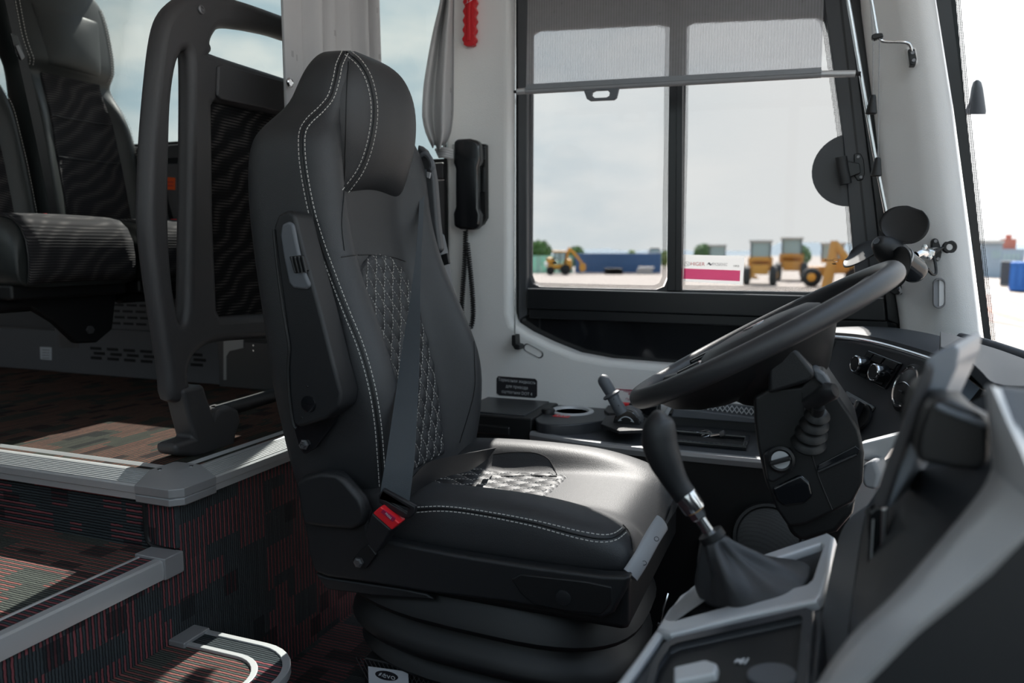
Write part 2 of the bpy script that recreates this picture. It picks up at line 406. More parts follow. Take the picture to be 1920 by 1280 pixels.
def curtain_mat():
    m, nt, b = nodes_mat('curtain'); br = nt.nodes.new('ShaderNodeTexVoronoi'); br.distance = 'CHEBYCHEV'; br.inputs['Scale'].default_value = 16; br.inputs['Randomness'].default_value = .9
    mpn = nt.nodes.new('ShaderNodeMapping'); mpn.inputs['Scale'].default_value = (1.0, 1.0, .62); nt.links.new(tx(nt), mpn.inputs[0]); nt.links.new(mpn.outputs[0], br.inputs['Vector'])
    f = nmath(nt, 'LESS_THAN', br.outputs['Distance'], .075)
    c = nmix(nt, nmath(nt, 'MULTIPLY', f, .6), (.60, .60, .61), (.38, .38, .39))
    d = nt.nodes.new('ShaderNodeBsdfDiffuse'); t = nt.nodes.new('ShaderNodeBsdfTranslucent'); mi = nt.nodes.new('ShaderNodeMixShader'); mi.inputs[0].default_value = .22
    nt.links.new(c, d.inputs[0]); nt.links.new(c, t.inputs[0]); nt.links.new(d.outputs[0], mi.inputs[1]); nt.links.new(t.outputs[0], mi.inputs[2])
    nt.nodes.remove(b); nt.links.new(mi.outputs[0], nt.nodes['Material Output'].inputs[0])
curtain_mat()
def blind_mat():
    m, nt, b = nodes_mat('blind_mesh'); nt.nodes.remove(b); sep = nt.nodes.new('ShaderNodeSeparateXYZ'); nt.links.new(tx(nt), sep.inputs[0])
    s1 = nmath(nt, 'SINE', nmath(nt, 'MULTIPLY', sep.outputs['X'], 2 * math.pi / .0075)); nz = nt.nodes.new('ShaderNodeTexNoise'); nz.inputs['Scale'].default_value = 60; nt.links.new(tx(nt), nz.inputs['Vector'])
    fac = nmath(nt, 'MULTIPLY_ADD', s1, .05, nmath(nt, 'MULTIPLY_ADD', nz.outputs['Fac'], .08, .36))
    d = nt.nodes.new('ShaderNodeBsdfDiffuse'); d.inputs[0].default_value = (.50, .50, .52, 1); t2 = nt.nodes.new('ShaderNodeBsdfTranslucent'); t2.inputs[0].default_value = (.62, .62, .63, 1)
    mi0 = nt.nodes.new('ShaderNodeMixShader'); mi0.inputs[0].default_value = .4; nt.links.new(d.outputs[0], mi0.inputs[1]); nt.links.new(t2.outputs[0], mi0.inputs[2])
    t = nt.nodes.new('ShaderNodeBsdfTransparent'); t.inputs[0].default_value = (.82, .83, .86, 1); mi = nt.nodes.new('ShaderNodeMixShader'); nt.links.new(fac, mi.inputs[0])
    nt.links.new(t.outputs[0], mi.inputs[1]); nt.links.new(mi0.outputs[0], mi.inputs[2]); nt.links.new(mi.outputs[0], nt.nodes['Material Output'].inputs[0])
blind_mat()
def frit_mat():
    """black dots printed on glass"""
    m, nt, b = nodes_mat('frit'); nt.nodes.remove(b); sep = nt.nodes.new('ShaderNodeSeparateXYZ'); nt.links.new(tx(nt), sep.inputs[0])
    k = 2 * math.pi / .0052
    a = nmath(nt, 'SINE', nmath(nt, 'MULTIPLY', nmath(nt, 'ADD', sep.outputs['X'], sep.outputs['Z']), k * .7)); c = nmath(nt, 'SINE', nmath(nt, 'MULTIPLY', nmath(nt, 'SUBTRACT', sep.outputs['X'], sep.outputs['Z']), k * .7))
    f = nmath(nt, 'GREATER_THAN', nmath(nt, 'MULTIPLY', a, c), .12)
    d = nt.nodes.new('ShaderNodeBsdfDiffuse'); d.inputs[0].default_value = (.015, .016, .018, 1); t = nt.nodes.new('ShaderNodeBsdfTransparent')
    mi = nt.nodes.new('ShaderNodeMixShader'); nt.links.new(f, mi.inputs[0]); nt.links.new(t.outputs[0], mi.inputs[1]); nt.links.new(d.outputs[0], mi.inputs[2]); nt.links.new(mi.outputs[0], nt.nodes['Material Output'].inputs[0])
frit_mat()
def grille_mat():
    m, nt, b = nodes_mat('speaker_mesh'); v = nt.nodes.new('ShaderNodeTexVoronoi'); v.inputs['Scale'].default_value = 330; v.inputs['Randomness'].default_value = .1; nt.links.new(tx(nt), v.inputs['Vector'])
    c = nmix(nt, nmath(nt, 'LESS_THAN', v.outputs['Distance'], .32), (.035, .036, .038), (.004, .004, .004)); nt.links.new(c, b.inputs['Base Color']); b.inputs['Roughness'].default_value = .5
grille_mat()
# ================================================================== SETTING
def st(name, vf, mat_, label, parent=None, **k):
    o = ob(name, vf, mat_, parent, **k)
    return tag(o, label, None, None, 'structure')
XF, YA, ZP, Z1, Z2, ZF, YW = -1.248, 1.227, .462, .305, .12, -.12, 2.34
YL = 2.28                                            # inner face of the white lining
st('floor', bx(XF, 1.3, -.45, YW, ZF - .03, ZF), 'carpet_floor', 'dark ribbed carpet on the low floor around the driver seat')
st('floor_platform', bx(-4.4, XF - .004, YA + .004, YW, ZF, ZP), 'carpet_platform', 'raised carpeted passenger floor behind the driver seat')
st('floor_aisle', bx(-2.5, XF - .004, -.45, YA, ZF, Z1), 'carpet_tread', 'carpeted middle step tread beside the raised floor')
st('floor_gangway', bx(-4.4, -2.5, -.45, YA, ZF, ZP - .002), 'carpet_platform', 'carpeted gangway floor further back')
fo = [(-.45, ZF), (-.45, Z1 - .012), (YA, Z1 - .012), (YA, ZP - .012), (YW, ZP - .012), (YW, ZF)]
tag(plate('wall_riser', fo, [], FYZ, (XF - .004, 0, 0), .007, 'carpet_face'), 'red and slate striped carpet on the upright face behind the seat', None, None, 'structure')
st('wall_step_side', bx(-4.3, XF - .075, YA - .004, YA + .005, Z1, ZP - .012), 'carpet_side', 'striped carpet on the low side of the raised floor')
wr = empty('trim_1', (XF - .04, YA, Z1), 'carpet corner wrap with black rubber edging below the corner cap', None, None, 'structure')
ob('wrap', bx(XF - .078, XF + .003, YA - .010, YA + .003, Z1 + .012, ZP - .012), 'carpet_wrap', wr, bev=.003)
ob('edging', tube(cat([(XF - .080, YA - .010, ZP - .015), (XF - .081, YA - .010, Z1 + .06), (XF - .074, YA - .010, Z1 + .018), (XF - .04, YA - .010, Z1 + .008), (XF, YA - .010, Z1 + .006)], 6), .0055, 8), 'rubber', wr, smooth=True)
# --- aluminium stair nosings
def nosing(path_fn, a, b, prof):
    return loft([[path_fn(t, p) for p in prof] for t in (a, b)])
ribs = []
for k in range(9):
    u = .012 + k * .0042; zz = ZP + .010 - k * .0021
    ribs += [(-u, zz), (-u - .0026, zz - .0003), (-u - .0030, zz - .0018)]
def prof_nose():
    # u = distance out from the platform edge, z absolute; start at the inside top
    P = [(.075, ZP), (.075, ZP + .006), (.066, ZP + .009), (.058, ZP + .006), (.052, ZP + .003), (.030, ZP + .003), (.024, ZP + .011), (.012, ZP + .012)]
    for k in range(8):
        u = .010 - k * .0042; zz = ZP + .011 - k * .0024
        P += [(u, zz), (u - .0026, zz - .0002), (u - .0030, zz - .0022)]
    P += [(-.026, ZP - .012), (-.027, ZP - .026), (-.023, ZP - .029), (-.024, ZP - .042), (-.018, ZP - .044), (-.001, ZP - .044), (-.001, ZP)]
    return P
PN = prof_nose()
n1 = empty('trim_2', (-2.0, YA, ZP), 'ribbed aluminium nosing along the raised floor edge toward the rear', None, None, 'structure')
ob('nosing_profile', loft([[Vector((x, YA + u, z)) for u, z in PN] for x in (-4.3, XF - .075)]), 'alu', n1, smooth=True, sharp=25)
ob('insert_strip', bx(-4.3, XF - .07, YA + .028, YA + .056, ZP, ZP + .0045), 'carpet_platform', n1)
n2 = empty('trim_3', (XF, 1.6, ZP), 'ribbed aluminium nosing running behind the driver seat', None, None, 'structure')
ob('nosing_profile', loft([[Vector((XF - u, y, z)) for u, z in PN] for y in (YA + .075, YW)]), 'alu', n2, smooth=True, sharp=25)
ob('insert_strip', bx(XF - .056, XF - .028, YA + .07, YW, ZP, ZP + .0045), 'carpet_platform', n2)
cc = empty('trim_4', (XF, YA, ZP), 'chamfered aluminium corner cap joining the two nosings', None, None, 'structure')
q = .029
def capring(e, z, i):
    # L-shaped plan, e = outward offset, i = inner offset
    return [Vector((XF - .085, YA - e, z)), Vector((XF + e - .022, YA - e, z)), Vector((XF + e, YA - e + .022, z)), Vector((XF + e, YA + .085, z)), Vector((XF - .078, YA + .085, z)), Vector((XF - .085, YA + .078, z))]
ob('cap', loft([capring(.027, ZP - .046, 0), capring(.030, ZP - .044, 0), capring(.030, ZP - .030, 0), capring(.028, ZP - .028, 0), capring(.031, ZP - .026, 0), capring(.031, ZP - .008, 0), capring(-.012, ZP + .015, 0)]), 'alu_dark', cc, bev=.002)
for (dx, dy) in ((-.065, .02), (-.02, .065)):
    ob('screw', lathe([(.0, -.002), (.005, -.002), (.005, .0015), (0, .002)], (XF + dx, YA + dy, ZP + .015), (0, 0, 1), 12), 'chrome', cc, smooth=True)
n3 = empty('trim_5', (XF, .6, Z1), 'square aluminium nosing with carpet strip on the middle step', None, None, 'structure')
P3 = [(.062, Z1 - .01), (.062, Z1 + .004), (.054, Z1 + .006), (.050, Z1 + .002), (.014, Z1 + .002), (.011, Z1 + .007), (-.006, Z1 + .007), (-.012, Z1 + .004), (-.014, Z1 - .012), (-.012, Z1 - .034), (-.004, Z1 - .036), (-.003, Z1 - .01)]
ob('nosing_profile', loft([[Vector((XF - u, y, z)) for u, z in P3] for y in (-.45, YA - .055)]), 'alu', n3, smooth=True, sharp=25)
ob('insert_strip', bx(XF - .05, XF - .014, -.45, YA - .055, Z1, Z1 + .0045), 'carpet_face', n3)
ob('end_cap', bx(XF - .066, XF + .017, YA - .058, YA - .006, Z1 - .036, Z1 + .011), 'alu_dark', n3, bev=.003)
# lowest rounded step
ls = empty('floor_step', (XF, .8, ZF), 'low rounded carpeted step with a double aluminium rail', None, None, 'structure')
def stepline(off):
    x1 = -.935 - off; y1 = 1.247 - off; r = .115 - off * .6
    P = [Vector((XF + .004, y1, 0)), Vector((x1 - r, y1, 0))]
    for k in range(1, 9):
        a = math.radians(90 - 90 * k / 8); P.append(Vector((x1 - r + r * math.cos(a), y1 - r + r * math.sin(a), 0)))
    P.append(Vector((x1, -.44, 0))); return P
o_ = stepline(0)
ob('tread', prism([p + Vector((0, 0, ZF)) for p in o_] + [Vector((XF + .004, -.44, ZF))], (0, 0, Z2 - ZF)), 'carpet_tread', ls)
def railprof(a, b, h): return loft([[p1 + Vector((0, 0, Z2 - .012)), p1 + Vector((0, 0, Z2 + h)), p2 + Vector((0, 0, Z2 + h)), p2 + Vector((0, 0, Z2 - .012))] for p1, p2 in zip(stepline(a), stepline(b))])
ob('outer_rail', railprof(-.008, .006, .007), 'alu', ls, bev=.0015); ob('inner_rail', railprof(.046, .058, .006), 'alu', ls, bev=.0015)
ob('insert_strip', railprof(.006, .046, .0035), 'carpet_face', ls)
ob('end_cap', bx(XF, XF + .045, 1.182, 1.257, Z2 - .012, Z2 + .011), 'alu_dark', ls, bev=.003)
# --- white lining with the driver window opening
def shell_pts(y): return [A(p[0], p[1], y=y) for p in WIN]
WIN = [(968, -110), (968, 585), (974, 604), (1000, 621), (1040, 640), (1090, 660), (1150, 671), (1250, 679), (1400, 686), (1600, 690), (1694, 680), (1690, 614), (1666, 460), (1640, 200), (1616, 0), (1601, -110)]
wl = plate('wall_left', [(-1.125, ZF), (.40, ZF), (.34, .727), (.15, 1.7), (.08, 2.12), (-1.125, 2.12)], [xz(cat(shell_pts(YW), 1, True))], FXZ, (0, YW + .02, 0), YW + .02 - YL, 'white_panel', None, .02, 4)
tag(wl, 'white grained lining panel around the driver side window', None, None, 'structure')
ob('seam_strip', bx(-1.125, -1.118, YL - .006, YL, .46, 2.1), 'rubber', wl)
# --- driver window
w1 = empty('window_1', A(1250, 600, y=YW), 'black framed sliding driver window with a dark lower pane', None, None, 'structure')
rear = [(993, 60), (1006, 52), (1232, 40), (1255, 46), (1256, 60), (1250, 520), (1243, 537), (1228, 543), (1010, 538), (997, 532), (991, 517)]
front = [(1284, 44), (1298, 36), (1530, 26), (1545, 34), (1553, 60), (1581, 262), (1594, 372), (1606, 540), (1604, 549), (1276, 543), (1276, 530)]
def sm(lp, y, n=3): return xz(AY(lp, y))
lowg = [(985, 582), (1690, 604), (1694, 690), (1600, 696), (1250, 686), (1090, 668), (1000, 630), (975, 610)]
fr_ = plate('window_frame', xz(AY([(940, -130), (940, 600), (990, 640), (1100, 690), (1250, 700), (1720, 720), (1720, 614), (1690, 460), (1650, 100), (1625, -130)], YW)), [sm(rear, YW), sm(front, YW)], FXZ, (0, YW + .045, 0), .03, 'frame_grey', w1, .004, 2)
for nm, lp, dy in (('pane', rear, .02), ('pane', front, .035)):
    P = AY(lp, YW + dy); ob(nm, prism(P, (0, .004, 0)), 'glass_clear', w1)
def inset(lp, d):
    n = len(lp); ar = sum(lp[i][0] * lp[(i + 1) % n][1] - lp[(i + 1) % n][0] * lp[i][1] for i in range(n)); s = 1 if ar > 0 else -1; R = []
    for i in range(n):
        a, b, c = Vector(lp[i - 1]), Vector(lp[i]), Vector(lp[(i + 1) % n]); e1 = (b - a).normalized(); e2 = (c - b).normalized()
        n1_ = Vector((-e1.y, e1.x)); n2_ = Vector((-e2.y, e2.x)); q = (n1_ + n2_); q = q.normalized() * (s * d / max(.4, q.normalized().dot(n1_))); R.append((b.x + q.x, b.y + q.y))
    return R
for lp in (rear, front):
    L2 = sm(lp, YW + .02); plate('frit_border', L2, [inset(L2, .014)], FXZ, (0, YW + .019, 0), .001, 'frit', w1)
ob('lower_pane', prism(AY(lowg, YW + .012), (0, .01, 0)), 'gloss_black', w1, bev=.001)
mu = AY([(1257, -110), (1279, -110), (1276, 546), (1250, 546)], YW - .008); ob('mullion', prism(mu, (0, .03, 0)), 'frame_black', w1, bev=.003)
mu = AY([(1269, -110), (1281, -110), (1278, 546), (1266, 546)], YW - .014); ob('sash_edge', prism(mu, (0, .02, 0)), 'frame_black', w1, bev=.002)
ob('sill_rail', prism(AY([(988, 541), (1658, 559), (1662, 602), (988, 578)], YW - .03), (0, .05, 0)), 'frame_black', w1, bev=.004)
ob('sill_edge', tube(AY([(990, 541), (1656, 559)], YW - .031), .0016, 6), 'alu', w1)
ob('lower_rail', prism(AY([(992, 579), (1664, 602), (1668, 622), (992, 596)], YW - .018), (0, .04, 0)), 'frame_black', w1, bev=.003)
ob('rear_post', prism(AY([(969, -110), (988, -110), (988, 590), (972, 600)], YW - .01), (0, .05, 0)), 'frame_grey', w1, bev=.004)
ob('front_post', prism(AY([(1533, -110), (1584, -110), (1603, 90), (1640, 380), (1664, 600), (1624, 600), (1604, 525), (1581, 262), (1550, 40)], YW - .006), (0, .03, 0)), 'frame_grey', w1, bev=.003)
ob('front_post_groove', prism(AY([(1562, -110), (1566, -110), (1620, 380), (1638, 560), (1634, 560), (1616, 380)], YW - .0075), (0, .003, 0)), 'rubber', w1)
ob('front_post_channel', prism(AY([(1584, -110), (1611, -110), (1630, 100), (1664, 460), (1688, 610), (1664, 600), (1640, 380), (1603, 90)], YW - .016), (0, .03, 0)), 'frame_black', w1, bev=.003)
# latch
lt = ob('latch_disc', lathe([(0, 0), (.098, 0), (.098, .003), (0, .003)], A(1594, 319, y=YW + .004), (0, -1, 0), 40), 'frame_grey', w1, smooth=True)
LM = AY([(1601, 288), (1614, 287), (1620, 300), (1622, 325), (1618, 337), (1608, 339), (1602, 330)], YW - .012); ob('latch_mount', prism(LM, (0, .014, 0)), 'frame_black', w1, bev=.003)
ob('latch_arm', prism(AY([(1588, 302), (1612, 306), (1614, 324), (1590, 334)], YW - .028), (0, .014, 0)), 'frame_black', w1, bev=.003)
ob('latch_grip', tube(AY([(1577, 294), (1579, 310), (1583, 330), (1586, 345)], YW - .034), [(.009, .015)] * 4, 12, flat=(0, 1, 0)), 'plastic_soft', w1, smooth=True, bev=0)
for p in ((1609, 294), (1614, 332)): ob('screw', lathe([(0, 0), (.005, 0), (.004, .0025), (0, .003)], A(*p, y=YW - .012), (0, -1, 0), 10), 'brush_steel', w1, smooth=True)
# --- passenger side wall
SILL = 1.355
SLO = 1.245  # hidden step down in the sill, shaped to widen the sun patch
tag(plate('wall_side', [(-4.4, ZP), (-1.125, ZP), (-1.125, SLO - .07), (-2.0, SLO - .07), (-2.1, SILL - .07), (-4.4, SILL - .07)], [], FXZ, (0, YW + .02, 0), YW + .02 - YL, 'wall_grey'), 'dark grey felt side wall below the passenger window', None, None, 'structure')
w2 = empty('window_2', (-2.2, YW, SILL), 'wide tinted passenger side window', None, None, 'structure')
ob('sill_trim', bx(-4.4, -2.08, YL - .012, YW, SILL - .066, SILL - .014), 'graphite', w2, bev=.006)
ob('sill_trim', bx(-2.06, -1.125, YL - .012, YW, SLO - .066, SLO - .014), 'graphite', w2, bev=.006)
ob('gasket', bx(-4.4, -2.07, YL + .01, YW + .01, SILL - .014, SILL), 'rubber', w2)
ob('gasket', bx(-2.07, -1.125, YL + .01, YW + .01, SLO - .014, SLO), 'rubber', w2)
ob('pane', bx(-4.4, -1.11, YW, YW + .005, SLO - .01, 2.12), 'glass_tint', w2)
ob('bottom_trim', bx(-4.4, -2.08, YL - .004, YL + .01, SILL - .082, SILL - .066), 'rubber', w2)
# --- front corner pillar in white
def pillar_sec(pyl, pyr, yl, yr):
    a = A(*pyl, y=yl); b = A(*pyr, y=yr); z = (a.z + b.z) / 2; c = [Vector((a.x + .005, YW + .03, z))]
    for t, yy in ((0, yl + .012), (.03, yl), (.09, yl - .012), (.2, yl - .02), (.45, (yl + yr) / 2 - .028), (.7, yr - .02), (.86, yr - .012), (.95, yr - .002), (1, yr + .014)):
        c.append(Vector((a.x + (b.x - a.x) * t, yy, z)))
    c.append(Vector((b.x, YW + .03, z))); return c
secs = [pillar_sec((1582, -420), (1692, -420), 2.27, 2.20), pillar_sec((1609, -90), (1741, -90), 2.27, 2.20), pillar_sec((1616, 0), (1755, 0), 2.27, 2.20), pillar_sec((1640, 200), (1787, 200), 2.27, 2.20), pillar_sec((1666, 460), (1822, 460), 2.27, 2.20), pillar_sec((1686, 590), (1838, 590), 2.27, 2.2), pillar_sec((1700, 720), (1852, 720), 2.27, 2.2)]
pa = ob('trim_6', loft(secs), 'white_pillar', None, smooth=True, sharp=60); tag(pa, 'white grained cover on the front corner pillar', None, None, 'structure')
# --- windshield
ws = empty('window_3', (.6, 1.2, .72), 'large curved windshield with a black printed border', None, None, 'structure')
base = cat([(.412, 2.215, 0), (.50, 2.15, 0), (.64, 1.95, 0), (.78, 1.5, 0), (.86, .9, 0), (.86, .4, 0), (.78, -.1, 0), (.60, -.42, 0)], 6)
def wz(z, off=0.0): return [Vector((p.x - .172 * (z - .727), p.y + off, z)) for p in base]
ob('pane', grid([wz(z) for z in (.5, .727, 1.0, 1.3, 1.6, 2.0)]), 'glass_screen', ws, smooth=True)
bl = [(1696, -420), (1745, -100), (1755, 0), (1787, 200), (1822, 460), (1845, 640), (1852, 700)]; br = [(1738, -420), (1783, -100), (1792, 0), (1810, 200), (1838, 460), (1861, 660), (1866, 700)]
ob('black_border', grid([[A(*a, y=2.205) for a in bl], [A(*a, y=2.205) for a in br]]), 'frame_black', ws); ws.children[-1].modifiers.new('th', 'SOLIDIFY').thickness = .006
bd = [(p[0] + (9 if i < 5 else 9), p[1]) for i, p in enumerate(br)]
ob('border_dots', grid([[A(*a, y=2.206) for a in br], [A(*a, y=2.206) for a in bd]]), 'frit', ws)
# --- roof and the sides behind the photographer
st('ceiling', bx(-4.4, .50, -.45, YW + .08, 2.12, 2.18), 'white', 'pale ceiling of the coach')
st('wall_right', bx(-4.4, -1.0, -.5, -.45, ZF, 1.35), 'wall_grey', 'unseen door side wall, raised to cut light from the right')  # unseen wall, closed higher to keep light off the rear
w4 = empty('window_4', (-2.7, -.47, 1.35), 'unseen door side window, tinted to cut light from the right', None, None, 'structure'); ob('pane', bx(-4.4, -1.0, -.475, -.47, 1.35, 2.12), 'glass_dim', w4)  # unseen pane, dark glass added to hold back light from the right
d1 = empty('door_1', (-.2, -.47, ZF), 'unseen front entrance door, added to dim light from the right', None, None, 'structure')
ob('pane', bx(-.94, .60, -.475, -.47, .62, 2.06), 'glass_dim', d1); ob('door_light_block', bx(-.94, .60, -.478, -.465, ZF, .62), 'dash', d1)  # dark glass added to dim the right side; solid lower half blocks low light
for x_ in (-1.0, -.2, .60): ob('post', bx(x_, x_ + .06, -.49, -.455, ZF, 2.12), 'frame_black', d1)
st('wall_rear', bx(-4.45, -4.4, -.5, YW, ZF, 2.12), 'wall_grey', 'far end wall of the cabin')
st('wall_front', bx(.62, .9, -.45, YW, ZF, .5), 'dash', 'low front wall under the windshield')
# ================================================================== DRIVER SEAT
YC = 1.555
seat = empty('driver_seat', (-.65, YC, ZF), 'black leather driver seat with diamond quilting and white stitching', 'seat')
zs = [.36, .45, .52, .60, .67, .78, .90, 1.00, 1.08, 1.15, 1.19, 1.22, 1.26, 1.31, 1.345, 1.37, 1.385]
wv_ = [.21, .228, .242, .254, .262, .256, .246, .240, .238, .236, .226, .205, .172, .158, .140, .112, .06]
xb_ = [-.80, -.785, -.775, -.772, -.778, -.815, -.868, -.898, -.910, -.918, -.928, -.938, -.935, -.930, -.935, -.945, -.965]
xc_ = [-.82, -.828, -.838, -.850, -.864, -.892, -.930, -.952, -.956, -.955, -.953, -.950, -.940, -.935, -.938, -.947, -.965]
xr_ = [-1.02, -1.035, -1.045, -1.055, -1.065, -1.082, -1.105, -1.12, -1.125, -1.12, -1.108, -1.085, -1.055, -1.035, -1.02, -1.005, -.985]
def W(z): return itp(z, zs, wv_)
def frontx(z, t):
    b, c = itp(z, zs, xb_), itp(z, zs, xc_); a = abs(t)
    x = c + (b - c) * sst(.46, .76, a)
    if a > .78: x -= .055 * (1 - math.sqrt(max(0, 1 - ((a - .78) / .22) ** 2)))
    return x
def backring(z):
    w_, r = W(z), itp(z, zs, xr_); P = []
    ts = [-1, -.985, -.96, -.92, -.87, -.81, -.75, -.68, -.6, -.5, -.4, -.25, -.1]
    ts = ts + [-q for q in reversed(ts)]
    for t in ts: P.append(Vector((frontx(z, t), YC + w_ * t, z)))
    e = frontx(z, 1); dd = e - r
    for f in (.3, .6, .8): P.append(Vector((e - dd * f, YC + w_ * (1 - .02 * f), z)))
    for t in (.93, .8, .5, 0, -.5, -.8, -.93): P.append(Vector((r - .004 * (1 - t * t), YC + w_ * t, z)))
    for f in (.8, .6, .3): P.append(Vector((e - dd * f, YC - w_ * (1 - .02 * f), z)))
    return P
lev = [.36, .40, .45, .50, .55, .60, .65, .70, .75, .80, .85, .90, .95, 1.0, 1.04, 1.08, 1.12, 1.15, 1.175, 1.19, 1.205, 1.22, 1.24, 1.26, 1.285, 1.31, 1.33, 1.345, 1.36, 1.37, 1.378, 1.385]
back = ob('backrest', loft([backring(z) for z in lev]), 'leather', seat, smooth=True, sub=1)
# head pillow
def pillow(u, v):
    z = 1.085 + .30 * v
    w_ = itp(v, [0, .12, .35, .55, .75, .9, 1], [.128, .140, .158, .168, .156, .126, .055])
    bx_ = itp(v, [0, .05, .15, .4, .65, .85, .95, 1], [-.962, -.938, -.915, -.893, -.892, -.908, -.930, -.962])
    e = -.965; a = abs(u)
    drop = itp(v, [0, .3, .6, 1], [.012, .0, .0, .0])
    x = e + (bx_ - e) * (max(0, 1 - a ** 3.2)) ** .55
    return Vector((x, YC + .012 + w_ * u, z - drop * 2 * a * a))
us = [-1, -.985, -.95, -.9, -.82, -.7, -.55, -.35, -.15, 0, .15, .35, .55, .7, .82, .9, .95, .985, 1]
rows = [[pillow(u, v) for u in us] for v in [0, .015, .04, .08, .14, .22, .32, .42, .52, .62, .72, .80, .87, .92, .96, .985, 1]]
hd = ob('headrest', grid(rows), 'leather', seat, smooth=True, sub=1)
# quilted panel on the backrest
def puff(y, z, pu, pv):
    a = y / pu + z / pv; b = y / pu - z / pv
    return (abs(math.sin(math.pi * a)) * abs(math.sin(math.pi * b))) ** .5
PU, PV = .037, .062
rows = []
for i in range(76):
    z = .455 + (.945 - .455) * i / 75; r_ = []
    hw = .47 if z < .86 else .47 * math.sqrt(max(.0, 1 - ((z - .86) / .0855) ** 2) * .999 + .0005)
    for k in range(61):
        t = -1 + 2 * k / 60; tt = t * hw; y = YC + W(z) * tt
        edge = min(1, (1 - abs(t)) * hw / .05, (z - .455) / .01, (.945 - z) / .012 + .1)
        r_.append(Vector((frontx(z, tt) + .001 + .0085 * puff(y - YC, z - .46, PU, PV) * max(0, edge) - .004 * (1 - max(0, edge)), y, z)))
    rows.append(r_)
quilt = ob('quilted_panel', grid(rows), 'leather', seat, smooth=True, sharp=0)
QB = bvh_of(quilt)
def qline(sgn, k):
    P = []
    for i in range(160):
        z = .46 + .485 * i / 159; y = YC + PU * (k - sgn * (z - .46) / PV)
        h = QB.ray_cast(Vector((-.5, y, z)), Vector((-1, 0, 0)))
        P.append(h[0] + Vector((.0007, 0, 0)) if h[0] is not None else None)
    R, c = [], []
    for p in P:
        if p is None:
            if len(c) > 1: R.append(c)
            c = []
        else: c.append(p)
    if len(c) > 1: R.append(c)
    return R
ql = []
for k in range(-12, 13):
    for s in (1, -1): ql += qline(s, k)
stq = ob('quilt_stitching', dashes(ql, .0008, .005, .0035), 'stitch', seat); tag(stq, kind='stuff')
# seams laid on the leather
BB = bvh_of(back, hd)
def pxline(pts, n=10):
    C = cat([Vector((p[0], p[1], 0)) for p in pts], n); return [cast(BB, c.x, c.y) for c in C]
def offs(pts, d):
    R = []
    for i in range(len(pts)):
        a = Vector(pts[max(i - 1, 0)]); b = Vector(pts[min(i + 1, len(pts) - 1)]); t = (b - a).normalized(); R.append((pts[i][0] - t.y * d, pts[i][1] + t.x * d))
    return R
s1 = [(647, 98), (636, 122), (630, 150), (620, 182), (602, 205), (580, 226), (568, 246), (566, 275), (570, 320), (583, 390), (600, 450), (625, 520), (652, 590), (676, 650), (696, 720), (708, 790), (714, 860), (718, 920)]
s2 = [(650, 98), (672, 116), (690, 145), (700, 185), (701, 225), (692, 275), (675, 320), (646, 360)]
s3 = [(653, 116), (650, 180), (648, 260), (645, 356), (641, 420), (646, 470)]
sp = []
for s_ in (s1, s2):
    for d_ in (-6, 6): sp.append(pxline(offs(s_, d_)))
s4 = [(803, 285), (822, 330), (829, 420), (842, 500), (870, 570), (896, 640), (902, 690)]
stb = ob('seam_stitching', dashes(sp, .0010, .0058, .0032), 'stitch', seat); tag(stb, kind='stuff')
def cords(lines, r, bv=None):
    out_ = []
    for l in lines:
        P = [p for p in l if p is not None]
        seg_ = []
        for p in P:
            if seg_ and (p - seg_[-1]).length > .05:
                if len(seg_) > 2: out_.append(tube(seg_, r, 6))
                seg_ = []
            if not seg_ or (p - seg_[-1]).length > .0015: seg_.append(p)
        if len(seg_) > 2: out_.append(tube(seg_, r, 6))
    return join(*out_)
for l_ in (s1, s2): ob('seam_piping', cords([pxline(l_)], .0022), 'rubber', seat, smooth=True)
for l_ in (pxline(s3), pxline([(846, 480), (870, 545), (885, 600), (890, 680), (888, 740), (862, 830)]), pxline([(640, 482), (668, 478), (700, 478), (735, 482), (760, 490)])): ob('seam_groove', cords([l_], .0012), 'rubber', seat, smooth=True)
# --- cushion
def cush_top(x, t):
    a = abs(t); s = (x + .82) / .55                         # 0 rear .. 1 front
    c = .433 + .012 * sst(.1, .7, s) - .03 * sst(.86, 1.02, s)
    c -= .012 * math.exp(-((x + .66) / .12) ** 2)
    b = .468 + .014 * math.sin(math.pi * min(1, max(0, s * .9 + .15))) - .022 * sst(.6, 1.0, s)
    k0, k1 = .44, .66
    return c + (b - c) * sst(k0, k1, a)
def cush_ring(x, sc, drop):
    P = []; hw = .262 * sc
    ts = [-1, -.97, -.92, -.86, -.78, -.7, -.62, -.54, -.46, -.38, -.25, -.1]; ts = ts + [-q for q in reversed(ts)]
    for t in ts:
        z = cush_top(x, t) - drop; a = abs(t)
        if a > .80: z -= .030 * (1 - math.sqrt(max(0, 1 - ((a - .80) / .2) ** 2)))
        P.append(Vector((x, YC + hw * t, z)))
    zb = .36
    for z in (.41, .385): P.append(Vector((x, YC + hw * 1.005, min(z, P[len(ts) - 1].z - .01))))
    for t in (.97, .5, 0, -.5, -.97): P.append(Vector((x, YC + hw * t, zb)))
    for z in (.385, .41): P.append(Vector((x, YC - hw * 1.005, min(z, P[0].z - .01))))
    return P
cs = []
for x, sc, dr in ((-.93, .90, .02), (-.90, .93, .008), (-.85, .96, .002), (-.80, .98, 0), (-.74, .99, 0), (-.68, 1, 0), (-.62, 1, 0), (-.56, 1, 0), (-.50, 1, 0), (-.45, 1, 0), (-.40, .995, 0), (-.36, .985, .001), (-.33, .97, .004), (-.305, .945, .012), (-.288, .91, .026), (-.279, .87, .042), (-.276, .84, .056)):
    cs.append(cush_ring(x, sc, dr))
